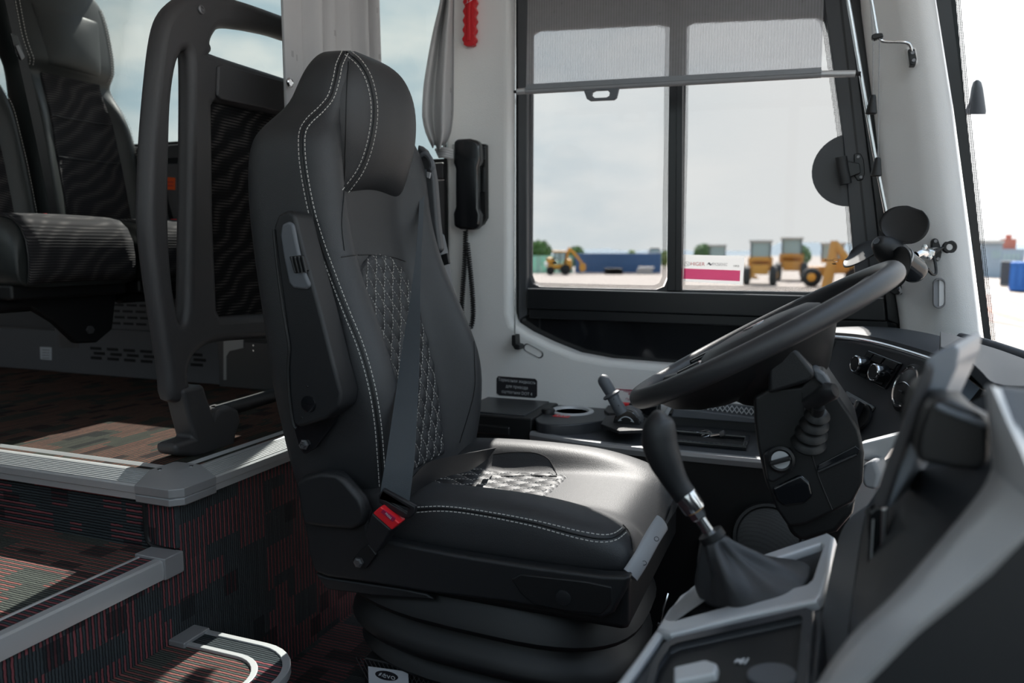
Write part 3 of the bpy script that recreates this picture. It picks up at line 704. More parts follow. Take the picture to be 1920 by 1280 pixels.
cush = ob('cushion', loft(cs), 'leather', seat, smooth=True, sub=1)
CB = bvh_of(cush)
rows = []
for i in range(56):
    x = -.83 + (.33) * i / 55; r_ = []
    hw = .118 if i < 44 else .118 * (1 - .35 * ((i - 44) / 11) ** 2)
    for k in range(49):
        t = -1 + 2 * k / 48; y = YC + hw * t; h = CB.ray_cast(Vector((x, y, .8)), Vector((0, 0, -1)))[0]
        e = max(0, min(1, (1 - abs(t)) * 6, (x + .83) / .01, (-.50 - x) / .012))
        r_.append(Vector((x, y, h.z + .0005 + .007 * e * puff(y - YC, x, .042, .076) - .003 * (1 - e))))
    rows.append(r_)
cq = ob('cushion_quilt', grid(rows), 'leather', seat, smooth=True, sharp=0)
Q2 = bvh_of(cq); ql = []
for k in range(-26, 27):
    for s in (1, -1):
        c = []
        for i in range(90):
            x = -.825 + .32 * i / 89; y = YC + .042 * (k - s * x / .076)
            h = Q2.ray_cast(Vector((x, y, .8)), Vector((0, 0, -1)))[0]
            if h is None:
                if len(c) > 1: ql.append(c)
                c = []
            else: c.append(h + Vector((0, 0, .0007)))
        if len(c) > 1: ql.append(c)
tag(ob('cushion_quilt_stitching', dashes(ql, .0008, .005, .0035), 'stitch', seat), kind='stuff')
C2 = bvh_of(cush, cq)
def pc(pts, n=10): return [cast(C2, c.x, c.y) for c in cat([Vector((p[0], p[1], 0)) for p in pts], n)]
ca = [(775, 951), (830, 949), (900, 957), (1000, 975), (1080, 994), (1125, 1002), (1150, 1000), (1168, 988)]
cb_ = [(760, 962), (830, 958), (900, 966), (1000, 986), (1080, 1008), (1125, 1016), (1155, 1012), (1176, 996)]
tag(ob('cushion_stitching', dashes([pc(ca), pc(cb_)], .0010, .0058, .0032), 'stitch', seat), kind='stuff')
cm = [(768, 957), (830, 953), (900, 961), (1000, 980), (1080, 1001), (1125, 1009), (1152, 1006), (1172, 992)]
ob('cushion_piping', cords([pc(cm)], .0022), 'rubber', seat, smooth=True)
for l_ in (pc([(925, 852), (960, 848), (1000, 849), (1025, 858), (1037, 874), (1044, 890)]), pc([(1044, 893), (1000, 892), (940, 893)]), pc([(1168, 984), (1180, 1000), (1186, 1030)])): ob('cushion_seam', cords([l_], .0012), 'rubber', seat, smooth=True)
# --- plastic base cover
YN = 1.272
sc_out = [(556, 906), (560, 940), (572, 1000), (578, 1040), (588, 1072), (612, 1082), (700, 1095), (800, 1112), (950, 1130), (1060, 1150), (1130, 1160), (1150, 1150), (1172, 1110), (1182, 1080), (1130, 1079), (1000, 1062), (860, 1040), (745, 1018), (690, 1005), (686, 960), (676, 936), (645, 900), (630, 887), (600, 884), (568, 892)]
ob('side_cover', prism(AY(sc_out, YN), (0, .03, 0)), 'plastic_soft', seat, bev=.008, seg=3)
ob('pivot_cover', prism(AY([(552, 908), (565, 893), (600, 884), (630, 887), (646, 900), (676, 936), (684, 960), (680, 985), (660, 996), (600, 990), (566, 985)], YN - .018), (0, .03, 0)), 'plastic_soft', seat, bev=.012, seg=3)
ob('lower_cover', prism(AY([(588, 1074), (612, 1082), (760, 1104), (800, 1112), (815, 1126), (700, 1118), (612, 1106)], YN + .012), (0, .02, 0)), 'plastic_soft', seat, bev=.006)
ob('recess_panel', prism(AY([(958, 1085), (975, 1076), (1100, 1090), (1146, 1100), (1148, 1130), (1128, 1152), (1060, 1146), (1000, 1134), (975, 1112)], YN - .003), (0, .006, 0)), 'plastic', seat, bev=.003)
ob('plug', lathe([(0, 0), (.015, 0), (.0145, .002), (.012, .0026), (0, .0026)], A(1056, 1121, y=YN - .003), (0, -1, 0), 22), 'plastic_soft', seat, smooth=True)
ob('seat_pan', bx(-.93, -.285, 1.30, 1.81, .27, .375), 'plastic', seat, bev=.015)
def rr(hx, hy, z, cx=-.63, cy=YC, n=2.9, seg=48):
    P = []
    for k in range(seg):
        a = 2 * math.pi * k / seg; c, s = math.cos(a), math.sin(a)
        P.append(Vector((cx + hx * abs(c) ** (2 / n) * (1 if c >= 0 else -1), cy + hy * abs(s) ** (2 / n) * (1 if s >= 0 else -1), z + .055 * (1 - (c + 1) / 2))))
    return P
prof = [(.29, .225, .275), (.30, .24, .262), (.318, .252, .235), (.330, .266, .21), (.335, .27, .198), (.331, .266, .188), (.31, .245, .176), (.296, .228, .166), (.302, .232, .156), (.318, .246, .138), (.327, .254, .122), (.329, .255, .112), (.322, .249, .102), (.30, .226, .090), (.29, .215, .080), (.296, .222, .072), (.308, .230, .060), (.312, .234, .052), (.308, .230, .044), (.29, .215, .040)]
ob('bellows_skirt', loft([rr(*p) for p in prof]), 'rubber', seat, smooth=True)
ob('pedestal', bx(-.88, -.42, 1.36, 1.76, ZF, .075), 'plastic', seat, bev=.006)
lb = ob('label_card', prism(AY([(690, 1249), (765, 1259), (767, 1300), (692, 1296)], 1.345), (0, .001, 0)), 'card', seat)
eo = A(725, 1266, y=1.3445)
ob('oval_badge', [[eo + Vector((.028 * math.cos(a), -.0006, .0105 * math.sin(a) + .0018 * math.cos(a))) for a in [2 * math.pi * k / 28 for k in range(28)]], [tuple(range(28))]], 'ink', lb)
text('badge_text', 'evo', eo + Vector((.006, -.0014, 0)), FXZ, .017, 'inkwhite', lb, sx=1.3)
for k in range(2): ob('badge_mark', prism([eo + Vector(q) for q in ((-.020 + k * .008, -.0014, -.004), (-.014 + k * .008, -.0014, -.002), (-.010 + k * .008, -.0014, .005), (-.016 + k * .008, -.0014, .003))], (0, -.0002, 0)), 'inkwhite', lb)
# wire net on the pedestal
V_, F_ = [], []
nw = []
for k in range(-8, 18):
    for s in (-1, 1):
        x0 = -.745 + k * .011; a = Vector((x0, 1.352, -.02)); b = Vector((x0 + s * .06, 1.352, .075)); nw.append(tube([a, b], .0009, 4))
tag(ob('wire_net', join(*nw), 'brush_steel', seat), kind='stuff')
# --- folded armrest on the near side
def armrest(name, px_, y0, th, mirror=False):
    e = empty(name, A(560, 790, y=y0), parent=seat)
    return e
ar = empty('armrest', A(560, 790, y=1.25), parent=seat)
ap = [(512, 425), (520, 402), (540, 393), (552, 402), (558, 425), (575, 490), (600, 580), (625, 680), (641, 738), (636, 765), (612, 786), (560, 802), (548, 796), (541, 740), (539, 690), (541, 650), (530, 570), (518, 480)]
yA = 1.235
ob('arm_pad', prism(AY(ap, yA), (0, .062, 0)), 'plastic_soft', ar, bev=.016, seg=4)
ob('arm_inlay', prism(AY([(524, 440), (527, 420), (540, 414), (549, 420), (556, 455), (566, 500), (581, 535), (574, 544), (548, 541), (540, 530), (530, 480)], yA - .006), (0, .02, 0)), 'grey_plastic', ar, bev=.007, seg=3)
ob('arm_piping', tube(cat(AY([(513, 430), (520, 500), (532, 590), (542, 650), (540, 690), (542, 740), (549, 792), (556, 803)], yA - .001), 5), .003, 8), 'plastic', ar, smooth=True)
whl = ob('adjuster_recess', prism(AY([(541, 480), (566, 478), (576, 508), (552, 513)], yA - .008), (0, .01, 0)), 'rubber', ar, bev=.003)
for k in range(4):
    p0, p1 = A(546 + k * 7, 481, y=yA - .010), A(554 + k * 6.6, 511, y=yA - .010); ob('adjuster_ridge', tube([p0, p1], .0024, 8), 'plastic', ar, smooth=True)
ob('pivot_cap', lathe([(0, 0), (.017, 0), (.016, .003), (.012, .004), (0, .0045)], A(579, 757, y=yA), (0, -1, 0), 24), 'gloss_black', ar, smooth=True)
for p in ((576, 724), (566, 783)): ob('pin', lathe([(0, 0), (.003, 0), (.002, .002), (0, .002)], A(*p, y=yA), (0, -1, 0), 8), 'rubber', ar, smooth=True)
br_ = ob('armrest_bracket', prism(AY([(548, 795), (640, 760), (625, 795), (592, 840), (570, 852), (560, 840)], 1.285), (0, .012, 0)), 'gloss_black', seat, bev=.003)
ob('bolt', lathe([(.011, 0), (.011, .003), (.007, .004), (.007, .010), (.004, .010), (.004, .006), (0, .006)], A(571, 833, y=1.284), (0, -1, 0), 6), 'brush_steel', br_)
far = empty('armrest', A(835, 520, y=1.83), parent=seat)
ob('arm_pad', prism(AY([(824, 440), (834, 436), (842, 470), (850, 530), (868, 590), (905, 700), (880, 740), (850, 640), (822, 520)], 1.86), (0, -.05, 0)), 'grey_plastic', far, bev=.012, seg=3)
ob('adjuster_recess', prism(AY([(826, 478), (838, 474), (842, 494), (830, 498)], 1.808), (0, .01, 0)), 'rubber', far, bev=.002)
# belt guide on the far shoulder
g = ob('belt_guide_cover', prism(AY([(792, 272), (806, 283), (818, 305), (824, 340), (830, 420), (836, 470), (818, 480), (800, 380), (790, 330)], 1.80), (0, -.03, 0)), 'frame_grey', seat, bev=.008)
ob('belt_slot', tube(cat(AY([(790, 292), (797, 289), (806, 296), (811, 310), (808, 318)], 1.765), 4), .0065, 8), 'grey_plastic', seat, smooth=True)
ob('guide_tab', prism(AY([(802, 322), (809, 324), (807, 335), (802, 333)], 1.764), (0, -.006, 0)), 'lightgrey', seat, bev=.001)
# --- belt
def BL(pts): return [A(a, b, y=c) for a, b, c in pts]
Lp = BL([(788, 318, 1.755), (785, 400, 1.70), (779, 480, 1.62), (769, 560, 1.54), (755, 650, 1.425), (739, 760, 1.325), (724, 860, 1.262), (716, 905, 1.245), (713, 930, 1.240)])
Rp = BL([(800, 318, 1.765), (794, 400, 1.71), (790, 480, 1.63), (788, 560, 1.55), (787, 650, 1.435), (783, 760, 1.335), (777, 860, 1.272), (772, 905, 1.255), (768, 938, 1.247)])
bw_ = ob('shoulder_belt', ribbon(cat(Lp, 5), cat(Rp, 5), .0009), 'belt', seat, smooth=True, sharp=30)
Ll = BL([(768, 905, 1.275), (800, 872, 1.33), (850, 858, 1.42), (905, 847, 1.55), (930, 842, 1.66)]); Rl = BL([(764, 938, 1.262), (790, 918, 1.32), (830, 898, 1.385), (880, 885, 1.50), (915, 862, 1.62)])
Ll = [p + Vector((0, 0, .004)) for p in Ll]; Rl = [p + Vector((0, 0, .004)) for p in Rl]
ob('lap_belt', ribbon(cat(Ll, 5), cat(Rl, 5), .0009), 'belt_black', seat, smooth=True, sharp=30)
# buckle
bu = empty('buckle', A(675, 1050, y=1.245), parent=seat)
ob('buckle_strap', prism(AY([(660, 1050), (668, 1064), (686, 1066), (705, 1040), (690, 1020), (678, 1028)], 1.262), (0, .008, 0)), 'plastic', bu, bev=.002)
ob('anchor_bolt', lathe([(0, 0), (.0105, 0), (.0105, .006), (.006, .0075), (0, .0075)], A(674, 1053, y=1.262), (0, -1, 0), 6), 'brush_steel', bu)
ob('buckle_body', prism(AY([(683, 1000), (697, 960), (734, 993), (722, 1015), (705, 1038), (690, 1024)], 1.225), (0, .032, 0)), 'belt_black', bu, bev=.005, seg=3)
ob('release_button', prism(AY([(698, 962), (713, 949), (749, 981), (734, 994)], 1.222), (0, .026, 0)), 'redbtn', bu, bev=.003)
ob('button_slot', prism(AY([(718, 955), (741, 972), (736, 978), (714, 960)], 1.2205), (0, .003, 0)), 'darkred', bu)
text('button_text', 'PRESS', A(728, 967, y=1.2200), Matrix((Vector((.80, 0, -.60)), Vector((.60, 0, .80)), Vector((0, -1, 0)))).transposed(), .006, 'inkwhite', bu)
tg = AY([(706, 931), (716, 917), (777, 951), (776, 962), (766, 974), (752, 972), (708, 944)], 1.232); th_ = AY([(717, 926), (764, 955), (760, 963), (713, 935)], 1.232)
R_ = Matrix((Vector((1, 0, 0)), Vector((0, 0, 1)), Vector((0, -1, 0)))).transposed()
plate('latch_tongue', xz(tg), [xz(th_)], FXZ, (0, 1.246, 0), .010, 'belt_black', bu, .003, 2)
# front height lever
lv = A(1215, 1030, y=1.32)
P = [A(1182, 1078, y=1.30), A(1200, 1050, y=1.32), A(1222, 1010, y=1.36), A(1241, 980, y=1.40)]
hl = ob('height_lever', tube(cat(P, 5), [(.018, .008)] * 16, 14, flat=(0, .2, 1)), 'lightgrey', seat, smooth=True)
for p in ((1208, 1055), (1231, 1010)): lq = A(*p, y=1.315); ob('lever_mark', tube([lq + Vector((.004 * math.cos(2 * math.pi * k / 10), 0, .004 * math.sin(2 * math.pi * k / 10))) for k in range(10)], .0006, 4, closed=True), 'ink', hl)
# ================================================================== PASSENGER AREA
def passenger_seat(label, yc, xb, grp):
    s = empty('passenger_seat', (-2.25, yc, ZP), label, 'seat', grp)
    hw = .205
    # cushion, lofted front to back
    def ring(x, sc, dz):
        P = []; h = hw * sc; ts = [-1, -.96, -.88, -.78, -.66, -.5, -.25, 0, .25, .5, .66, .78, .88, .96, 1]
        for t in ts:
            a = abs(t); z = 1.032 + dz + .012 * sst(.5, .85, a) - (.055 * (1 - math.sqrt(max(0, 1 - ((a - .8) / .2) ** 2))) if a > .8 else 0)
            P.append(Vector((x, yc + h * t, z)))
        for t in (1.0, .97, .5, 0, -.5, -.97, -1.0): P.append(Vector((x, yc + h * t, .85 if abs(t) < .99 else .89)))
        return P
    secs = [ring(x, sc, dz) for x, sc, dz in ((-2.46, .97, .01), (-2.40, .99, .0), (-2.3, 1, -.004), (-2.2, 1, 0), (-2.12, 1, .006), (-2.06, 1, .004), (-2.02, .995, -.006), (-1.995, .98, -.028), (-1.982, .96, -.06), (-1.98, .95, -.09))]
    ob('cushion', loft(secs), 'leather_far', s, smooth=True, sub=1)
    fw_ = .172; rows = []
    for x, z in ((-2.42, 1.031), (-2.3, 1.031), (-2.2, 1.036), (-2.12, 1.042), (-2.06, 1.042), (-2.02, 1.034), (-1.992, 1.012), (-1.974, .975), (-1.969, .93), (-1.972, .89), (-1.98, .862)):
        rows.append([Vector((x, yc + fw_ * t, z + .004 * (1 - t * t))) for t in (-1, -.8, -.4, 0, .4, .8, 1)])
    c = ob('cushion_cloth', grid(rows), 'wave_fabric', s, smooth=True, sharp=0); c.modifiers.new('th', 'SOLIDIFY').thickness = -.01
    for sg in (-1, 1): ob('cushion_seam', tube([r[0 if sg < 0 else -1] + Vector((.002, 0, .002)) for r in rows], .0025, 6), 'rubber', s, smooth=True)
    # backrest
    zz = [1.0, 1.10, 1.22, 1.34, 1.46, 1.545, 1.575, 1.61, 1.68, 1.76, 1.85, 1.90]
    ww = [.208, .211, .210, .204, .194, .184, .186, .200, .210, .210, .19, .12]
    def fx(z, t):
        a = abs(t); b = xb - .17 * (z - 1.0); 
        bol = .055 * sst(.45, .85, a) * (1 - sst(1.40, 1.56, z)) + .05 * sst(1.545, 1.60, z) * (1 - .55 * a * a)
        return b + bol - (.05 * (1 - math.sqrt(max(0, 1 - ((a - .84) / .16) ** 2))) if a > .84 else 0)
    def br(z):
        w_ = itp(z, zz, ww); P = []; ts = [-1, -.97, -.93, -.88, -.8, -.7, -.6, -.5, -.3, 0, .3, .5, .6, .7, .8, .88, .93, .97, 1]
        for t in ts: P.append(Vector((fx(z, t), yc + w_ * t, z)))
        rx = xb - .17 * (z - 1.0) - .10
        for t in (.98, .8, .3, -.3, -.8, -.98): P.append(Vector((rx, yc + w_ * t, z)))
        return P
    ls_ = [1.0, 1.05, 1.1, 1.16, 1.22, 1.28, 1.34, 1.4, 1.46, 1.5, 1.53, 1.55, 1.57, 1.59, 1.62, 1.68, 1.76, 1.82, 1.86, 1.885, 1.9]
    ob('backrest', loft([br(z) for z in ls_]), 'leather_far', s, smooth=True, sub=1)
    rows = [[Vector((fx(z, t * .62) + .006, yc + itp(z, zz, ww) * t * .62, z)) for t in (-1, -.9, -.7, -.4, 0, .4, .7, .9, 1)] for z in (1.03, 1.1, 1.17, 1.24, 1.26, 1.28, 1.35, 1.40, 1.42, 1.44, 1.5, 1.54, 1.555)]
    c = ob('backrest_cloth', grid(rows), 'wave_fabric', s, smooth=True, sharp=0); c.modifiers.new('th', 'SOLIDIFY').thickness = -.008
    for z in (1.27, 1.41): ob('cross_seam', tube([Vector((fx(z, t * .62) + .0075, yc + itp(z, zz, ww) * t * .62, z)) for t in (-1, -.5, 0, .5, 1)], .002, 6), 'rubber', s, smooth=True)
    pad = [Vector((fx(1.68 + .10 * v, .52 * u) + .012 * max(0, 1 - max(abs(u), abs(v)) ** 4), yc + .222 * .52 * u * (1 + .12 * v), 1.68 + .10 * v)) for v in (-1, -.9, -.5, 0, .5, .9, 1) for u in (-1, -.9, -.5, 0, .5, .9, 1)]
    ob('head_pad', grid([pad[i * 7:(i + 1) * 7] for i in range(7)]), 'leather_far', s, smooth=True, sub=2)
    L = []
    for off in (.80, .86):
        for sg in (-1, 1): L.append([Vector((fx(z, off * sg) + .0012, yc + itp(z, zz, ww) * off * sg, z)) for z in np.linspace(1.57, 1.84, 40)])
    L.append([Vector((fx(z, .93) + .001, yc + itp(z, zz, ww) * .93, z)) for z in np.linspace(1.05, 1.55, 60)])
    tag(ob('seam_stitching', dashes(L, .0011, .006, .004), 'stitch', s), kind='stuff')
    # under frame
    ob('cross_tube', tube([(-2.1, yc - .2, .80), (-2.1, yc + .2, .80)], .02, 12), 'plastic', s, smooth=True)
    ob('seat_pan', bx(-2.42, -2.02, yc - .19, yc + .19, .815, .86), 'plastic', s, bev=.01)
    return s, fx
ps1, fx1 = passenger_seat('aisle passenger seat in dark leather and wave cloth, cut by the picture edge', 1.64, -2.44, 'passenger seats behind the partition')
ps2, fx2 = passenger_seat('window passenger seat beside the tinted window, with wave patterned cloth back', 2.066, -2.40, 'passenger seats behind the partition')
ob('wall_beam', bx(-2.2, -2.12, 1.45, 1.85, .775, .82), 'plastic', ps1, bev=.006)
ob('frame_bracket', prism([Vector((-2.08, y, z)) for y, z in ((1.50, .82), (1.845, .82), (1.82, .70), (1.76, .665), (1.69, .67), (1.62, .74))], (-.03, 0, 0)), 'plastic', ps1, bev=.008)
ob('frame_bolt', lathe([(0, 0), (.014, 0), (.012, .008), (0, .009)], (-2.08, 1.735, .708), (1, 0, 0), 6), 'brush_steel', ps1)
# belt of the aisle seat
L_ = AX([(2, -30), (22, 60), (60, 230), (96, 405)], -2.33); R_2 = AX([(20, -30), (38, 60), (78, 230), (108, 405)], -2.33)
ob('belt', ribbon(cat(L_, 5), cat(R_2, 5), .001), 'belt_black', ps1, smooth=True)
ob('belt_tongue', prism(AX([(18, 62), (30, 66), (45, 108), (38, 114), (26, 96)], -2.325), (.006, 0, 0)), 'gloss_black', ps1, bev=.002)
ob('tongue_plate', prism(AX([(28, 86), (34, 84), (45, 106), (40, 113)], -2.318), (.003, 0, 0)), 'brush_steel', ps1, bev=.001)
ob('belt_buckle', prism(AX([(46, 404), (78, 400), (80, 414), (50, 424)], -2.2), (.03, 0, 0)), 'redbtn', ps1, bev=.004)
ob('belt_buckle', prism(AX([(318, 410), (334, 414), (334, 428), (320, 424)], -2.22), (.03, 0, 0)), 'redbtn', ps2, bev=.004)
ob('belt_strap', ribbon(AX([(306, 345), (310, 380), (318, 414)], -2.25), AX([(311, 345), (316, 380), (326, 414)], -2.25), .001), 'belt_black', ps2)
# --- partition frame
XP = -1.40
pf = empty('partition_frame', (XP, 1.47, ZP), 'charcoal moulded partition frame with hand openings behind the driver seat', 'partition')
def fpx(pts): return yz(AX(pts, XP))
outer = [(262, 400), (264, 320), (268, 240), (278, 130), (287, 65), (298, 30), (318, 5), (345, -8), (400, -8), (460, 8), (530, 33), (620, 66), (660, 82), (660, 640), (560, 628), (490, 634), (400, 641), (370, 652), (350, 672), (343, 700), (346, 745), (308, 750), (300, 690), (290, 630), (276, 540), (266, 460)]
open1 = [(393, 64), (404, 55), (430, 54), (480, 62), (530, 76), (640, 118), (640, 186), (530, 148), (400, 106), (388, 98), (385, 82)]
open2 = [(337, 97), (341, 108), (342, 180), (341, 300), (339, 440), (337, 560), (334, 592), (330, 604), (324, 594), (315, 545), (308, 470), (306, 400), (307, 300), (310, 200), (318, 135), (328, 105)]
open3 = [(387, 200), (394, 191), (640, 242), (640, 582), (480, 588), (404, 593), (397, 580), (390, 420)]
def crv(lp, n=3): return [(p.x, p.y) for p in cat([Vector((a, b, 0)) for a, b in lp], n, True)]
plate('frame', crv(fpx(outer), 3), [crv(fpx(open1), 3), crv(fpx(open2), 3), fpx(open3)], FYZ, (XP - .025, 0, 0), .05, 'graphite', pf, .0215, 5)
ob('cloth_panel', prism(AX([(385, 188), (645, 240), (645, 585), (398, 596)], XP - .006), (.008, 0, 0)), 'mesh_fabric', pf)
ob('raised_pad', prism(AX([(404, 124), (412, 121), (600, 172), (600, 226), (410, 187), (402, 180)], XP + .022), (.010, 0, 0)), 'graphite', pf, bev=.006, seg=3)
ob('screw', lathe([(.0, 0), (.011, 0), (.010, .003), (.006, .004), (.005, .002), (0, .002)], A(377, 18, x=XP + .0265), (1, 0, 0), 14), 'brush_steel', pf, smooth=True)
ft = [(303, 727), (345, 717), (352, 740), (366, 777), (376, 764), (396, 757), (412, 764), (417, 785), (408, 810), (404, 836), (400, 843), (352, 858), (338, 852), (292, 849), (289, 829), (327, 817), (318, 785)]
ob('foot_socket', prism(AX(ft, XP - .03), (.064, 0, 0)), 'graphite', pf, bev=.014, seg=3)
ob('bottom_tube', tube([A(402, 774, x=XP), A(470, 754, x=XP), A(620, 708, x=XP)], .019, 16), 'plastic', pf, smooth=True)
# --- heater units along the wall
hb = empty('heater_unit', (-2.45, 2.24, ZP), 'grey sheet metal heater box with slotted vents under the seats', 'heater')
YH = 2.215
x0, x1 = A(108, 690, y=YH).x, A(420, 700, y=YH).x
ob('body', bx(x0, x1, YH, YL - .002, ZP, .645), 'lead', hb, bev=.003)
ob('upper_cover', bx(x0 + .15, x1 - .12, YH + .02, YL - .002, .645, .80), 'lead', hb, bev=.003)
for r in range(3):
    for k in range(7):
        xa = A(172 + 31 * k + (6 if r == 1 else 0), 690, y=YH).x; ob('vent_slot', bx(xa, xa + .058, YH - .0015, YH + .004, .525 + .019 * r, .536 + .019 * r), 'rubber', hb)
for r in range(5):
    for k in range(4):
        xa = A(200 + 24 * k + (8 if r % 2 else 0), 610, y=YH).x; ob('grille_slot', bx(xa, xa + .050, YH + .0185, YH + .023, .665 + .024 * r, .674 + .024 * r), 'rubber', hb)
ob('rating_plate', bx(A(112, 660, y=YH).x, A(148, 660, y=YH).x, YH - .001, YH, .565, .625), 'brush_steel', hb)
hl_ = empty('heater_duct', (-3.1, 2.25, ZP), 'grey heater duct at the picture edge with a white paper sticker', 'duct')
ob('body', bx(-4.3, x0 - .004, YH + .006, YL - .002, ZP, .63), 'lead', hl_, bev=.003)
ob('sticker', prism(AY([(75, 650), (97, 651), (97, 675), (76, 673)], YH + .0055), (0, -.0008, 0)), 'card', hl_)
for k in range(4): ob('sticker_line', prism(AY([(79, 655 + 5 * k), (93, 655.6 + 5 * k), (93, 657 + 5 * k), (79, 656.4 + 5 * k)], YH + .0046), (0, -.0003, 0)), 'inkgrey', hl_)
hr_ = empty('cable_box', (-1.9, 2.2, ZP), 'plain aluminium cover box right of the heater with a folded lid', 'box')
ob('body', bx(x1 + .004, -1.35, YH - .03, YL - .002, ZP, .63), 'brush_steel', hr_, bev=.003)
ob('lid_flange', prism(AY([(419, 638), (456, 636), (456, 652), (430, 658), (424, 668), (424, 712), (419, 712)], YH - .033), (0, .003, 0)), 'alu', hr_)
for p in ((476, 647), (476, 657)): ob('screw', lathe([(0, 0), (.004, 0), (.003, .003), (0, .003)], A(*p, y=YH - .031), (0, -1, 0), 8), 'chrome', hr_)
tg_ = empty('warning_tag', A(317, 355, y=YL), 'small orange printed tag on the wall, seen through the hand opening', 'tag')
ob('tag_plate', prism(AY([(304, 332), (328, 333), (328, 356), (304, 355)], YL - .002), (0, .002, 0)), 'orange', tg_)
for k in range(2): ob('tag_line', prism(AY([(307, 340 + 7 * k), (325, 340.6 + 7 * k), (325, 342 + 7 * k), (307, 341.4 + 7 * k)], YL - .0025), (0, .0004, 0)), 'darkred', tg_)
# --- curtains
cu = empty('curtain', (-1.25, 1.9, 1.3), 'pale grey pleated curtain behind the driver headrest', 'curtain')
rows = []
for i in range(24):
    f = i / 23; z = 2.11 - (2.11 - 1.30) * f; r_ = []
    for k in range(91):
        t = k / 90; y = 1.643 + .50 * t + (.03 * (t ** 3) * f)
        amp = .022 * sst(.12, .3, t) * (1 + .4 * math.sin(9 * t))
        r_.append(Vector((-1.255 + amp * math.sin(2 * math.pi * (t * 7.5 + .35 * math.sin(5 * t))) - .05 * sst(.8, 1, t), y + .008 * math.cos(2 * math.pi * t * 7.5) * sst(.12, .3, t), z)))
    rows.append(r_)
o = ob('drape', grid(rows), 'curtain', cu, smooth=True, sharp=0); o.modifiers.new('th', 'SOLIDIFY').thickness = .0015
ob('hem_tape', prism([Vector((-1.245, y, z)) for y, z in ((1.640, 1.308), (1.640, 2.11), (1.690, 2.11), (1.690, 1.30), (1.656, 1.298))], (-.006, 0, 0)), 'curtain', cu, bev=.001)
ob('snap_button', lathe([(0, 0), (.012, 0), (.012, .003), (.009, .005), (.008, .0035), (0, .0035)], A(543, 155, x=-1.232), (1, 0, 0), 20), 'chrome', cu, smooth=True)
ob('curtain_rail', tube([(-1.255, 1.6, 2.105), (-1.255, YL, 2.105)], .008, 8), 'rod', cu, smooth=True)
c2 = empty('curtain', A(825, 280, y=2.2), 'gathered pale grey curtain tied against the white pillar', 'curtain')
rows = []
lft = [(-160, 838), (-60, 832), (0, 826), (60, 812), (120, 801), (170, 794), (215, 792), (240, 796), (262, 804), (278, 812)]; rgt = [(-160, 852), (0, 852), (200, 851), (250, 846), (278, 832)]
for i in range(30):
    y_ = -160 + 438 * i / 29; l = itp(y_, [a for a, _ in lft], [b for _, b in lft]); r = itp(y_, [a for a, _ in rgt], [b for _, b in rgt]); q_ = []
    for k in range(41):
        t = k / 40; q_.append(A(l + (r - l) * t, y_ - 6 * math.sin(3 * math.pi * t) * sst(200, 278, y_), y=2.21 - .028 * math.sin(3.6 * math.pi * t + .6) - .02 * math.sin(math.pi * t)))
    rows.append(q_)
o = ob('drape', grid(rows), 'curtain', c2, smooth=True, sharp=0); o.modifiers.new('th', 'SOLIDIFY').thickness = .0015
for k in range(4): ob('bunched_fold', tube(cat([A(818 + 2 * k, 281 + 4 * k, y=2.22), A(832, 279 + 4.5 * k, y=2.205), A(849, 284 + 4 * k, y=2.22)], 4), .006, 8), 'curtain', c2, smooth=True)
# ================================================================== THINGS ON THE WALL AND WINDOW
YS = YL
hm = empty('emergency_hammer', A(879, 60, y=YS), 'red ribbed emergency hammer handle on the white pillar', 'hammer')
L_, R_2 = [], []
for i in range(34):
    y_ = -60 + 140 * i / 33; ww_ = 11 + 2.2 * math.cos(2 * math.pi * (y_ - 3) / 17.5); c_ = 879.5 - (y_ - 40) * .02
    L_.append((c_ - ww_, y_)); R_2.append((c_ + ww_, y_))
loop = L_ + [(868, 83), (873, 86), (884, 86), (889, 83)] + R_2[::-1]
ob('grip', prism(AY(loop, YS - .022), (0, .02, 0)), 'red', hm, bev=.004, seg=3)
ob('holder', prism(AY([(858, -112), (902, -112), (900, -56), (860, -56)], YS - .034), (0, .034, 0)), 'red', hm, bev=.005)
ob('grip_rib', prism(AY([(876, -60), (882, -60), (881, 76), (875, 76)], YS - .026), (0, .006, 0)), 'red', hm, bev=.002)
ob('seal_wire', tube(cat([A(872, 8, y=YS - .028), A(880, 3, y=YS - .03), (A(886, -2, y=YS - .028)), A(878, -6, y=YS - .028), A(876, 6, y=YS - .03)], 6), .0009, 6), 'chrome', hm, smooth=True)
hs = empty('handset', A(880, 430, y=YS), 'black intercom handset with a coiled cord on the white pillar', 'intercom')
ob('cradle', prism(AY([(893, 268), (911, 270), (912, 408), (905, 420), (893, 428), (870, 430), (870, 268)], YS - .022), (0, .022, 0)), 'plastic', hs, bev=.004, seg=2)
ob('receiver', prism(AY([(850, 264), (858, 260), (880, 259), (895, 263), (899, 272), (900, 300), (896, 312), (896, 390), (900, 402), (898, 424), (890, 431), (862, 430), (850, 424), (849, 400), (853, 388), (853, 316), (849, 305)], YS - .058), (0, .034, 0)), 'gloss_black', hs, bev=.012, seg=4)
ob('earpiece', lathe([(0, 0), (.03, 0), (.026, .01), (0, .01)], A(875, 285, y=YS - .024), (0, 1, 0), 20), 'plastic', hs, smooth=True)
for k in range(7): ob('vent_rib', tube([A(904, 276 + 3.6 * k, y=YS - .0235), A(910, 276 + 3.6 * k, y=YS - .0235)], .0012, 6), 'grey_plastic', hs)
for k in range(9): ob('side_rib', tube([A(848.5, 272 + 3.2 * k, y=YS - .045), A(852, 272 + 3.2 * k, y=YS - .06)], .0011, 6), 'plastic', hs)
ob('latch_key', prism(AY([(903, 312), (909, 312), (909, 360), (903, 360)], YS - .026), (0, .006, 0)), 'gloss_black', hs, bev=.001)
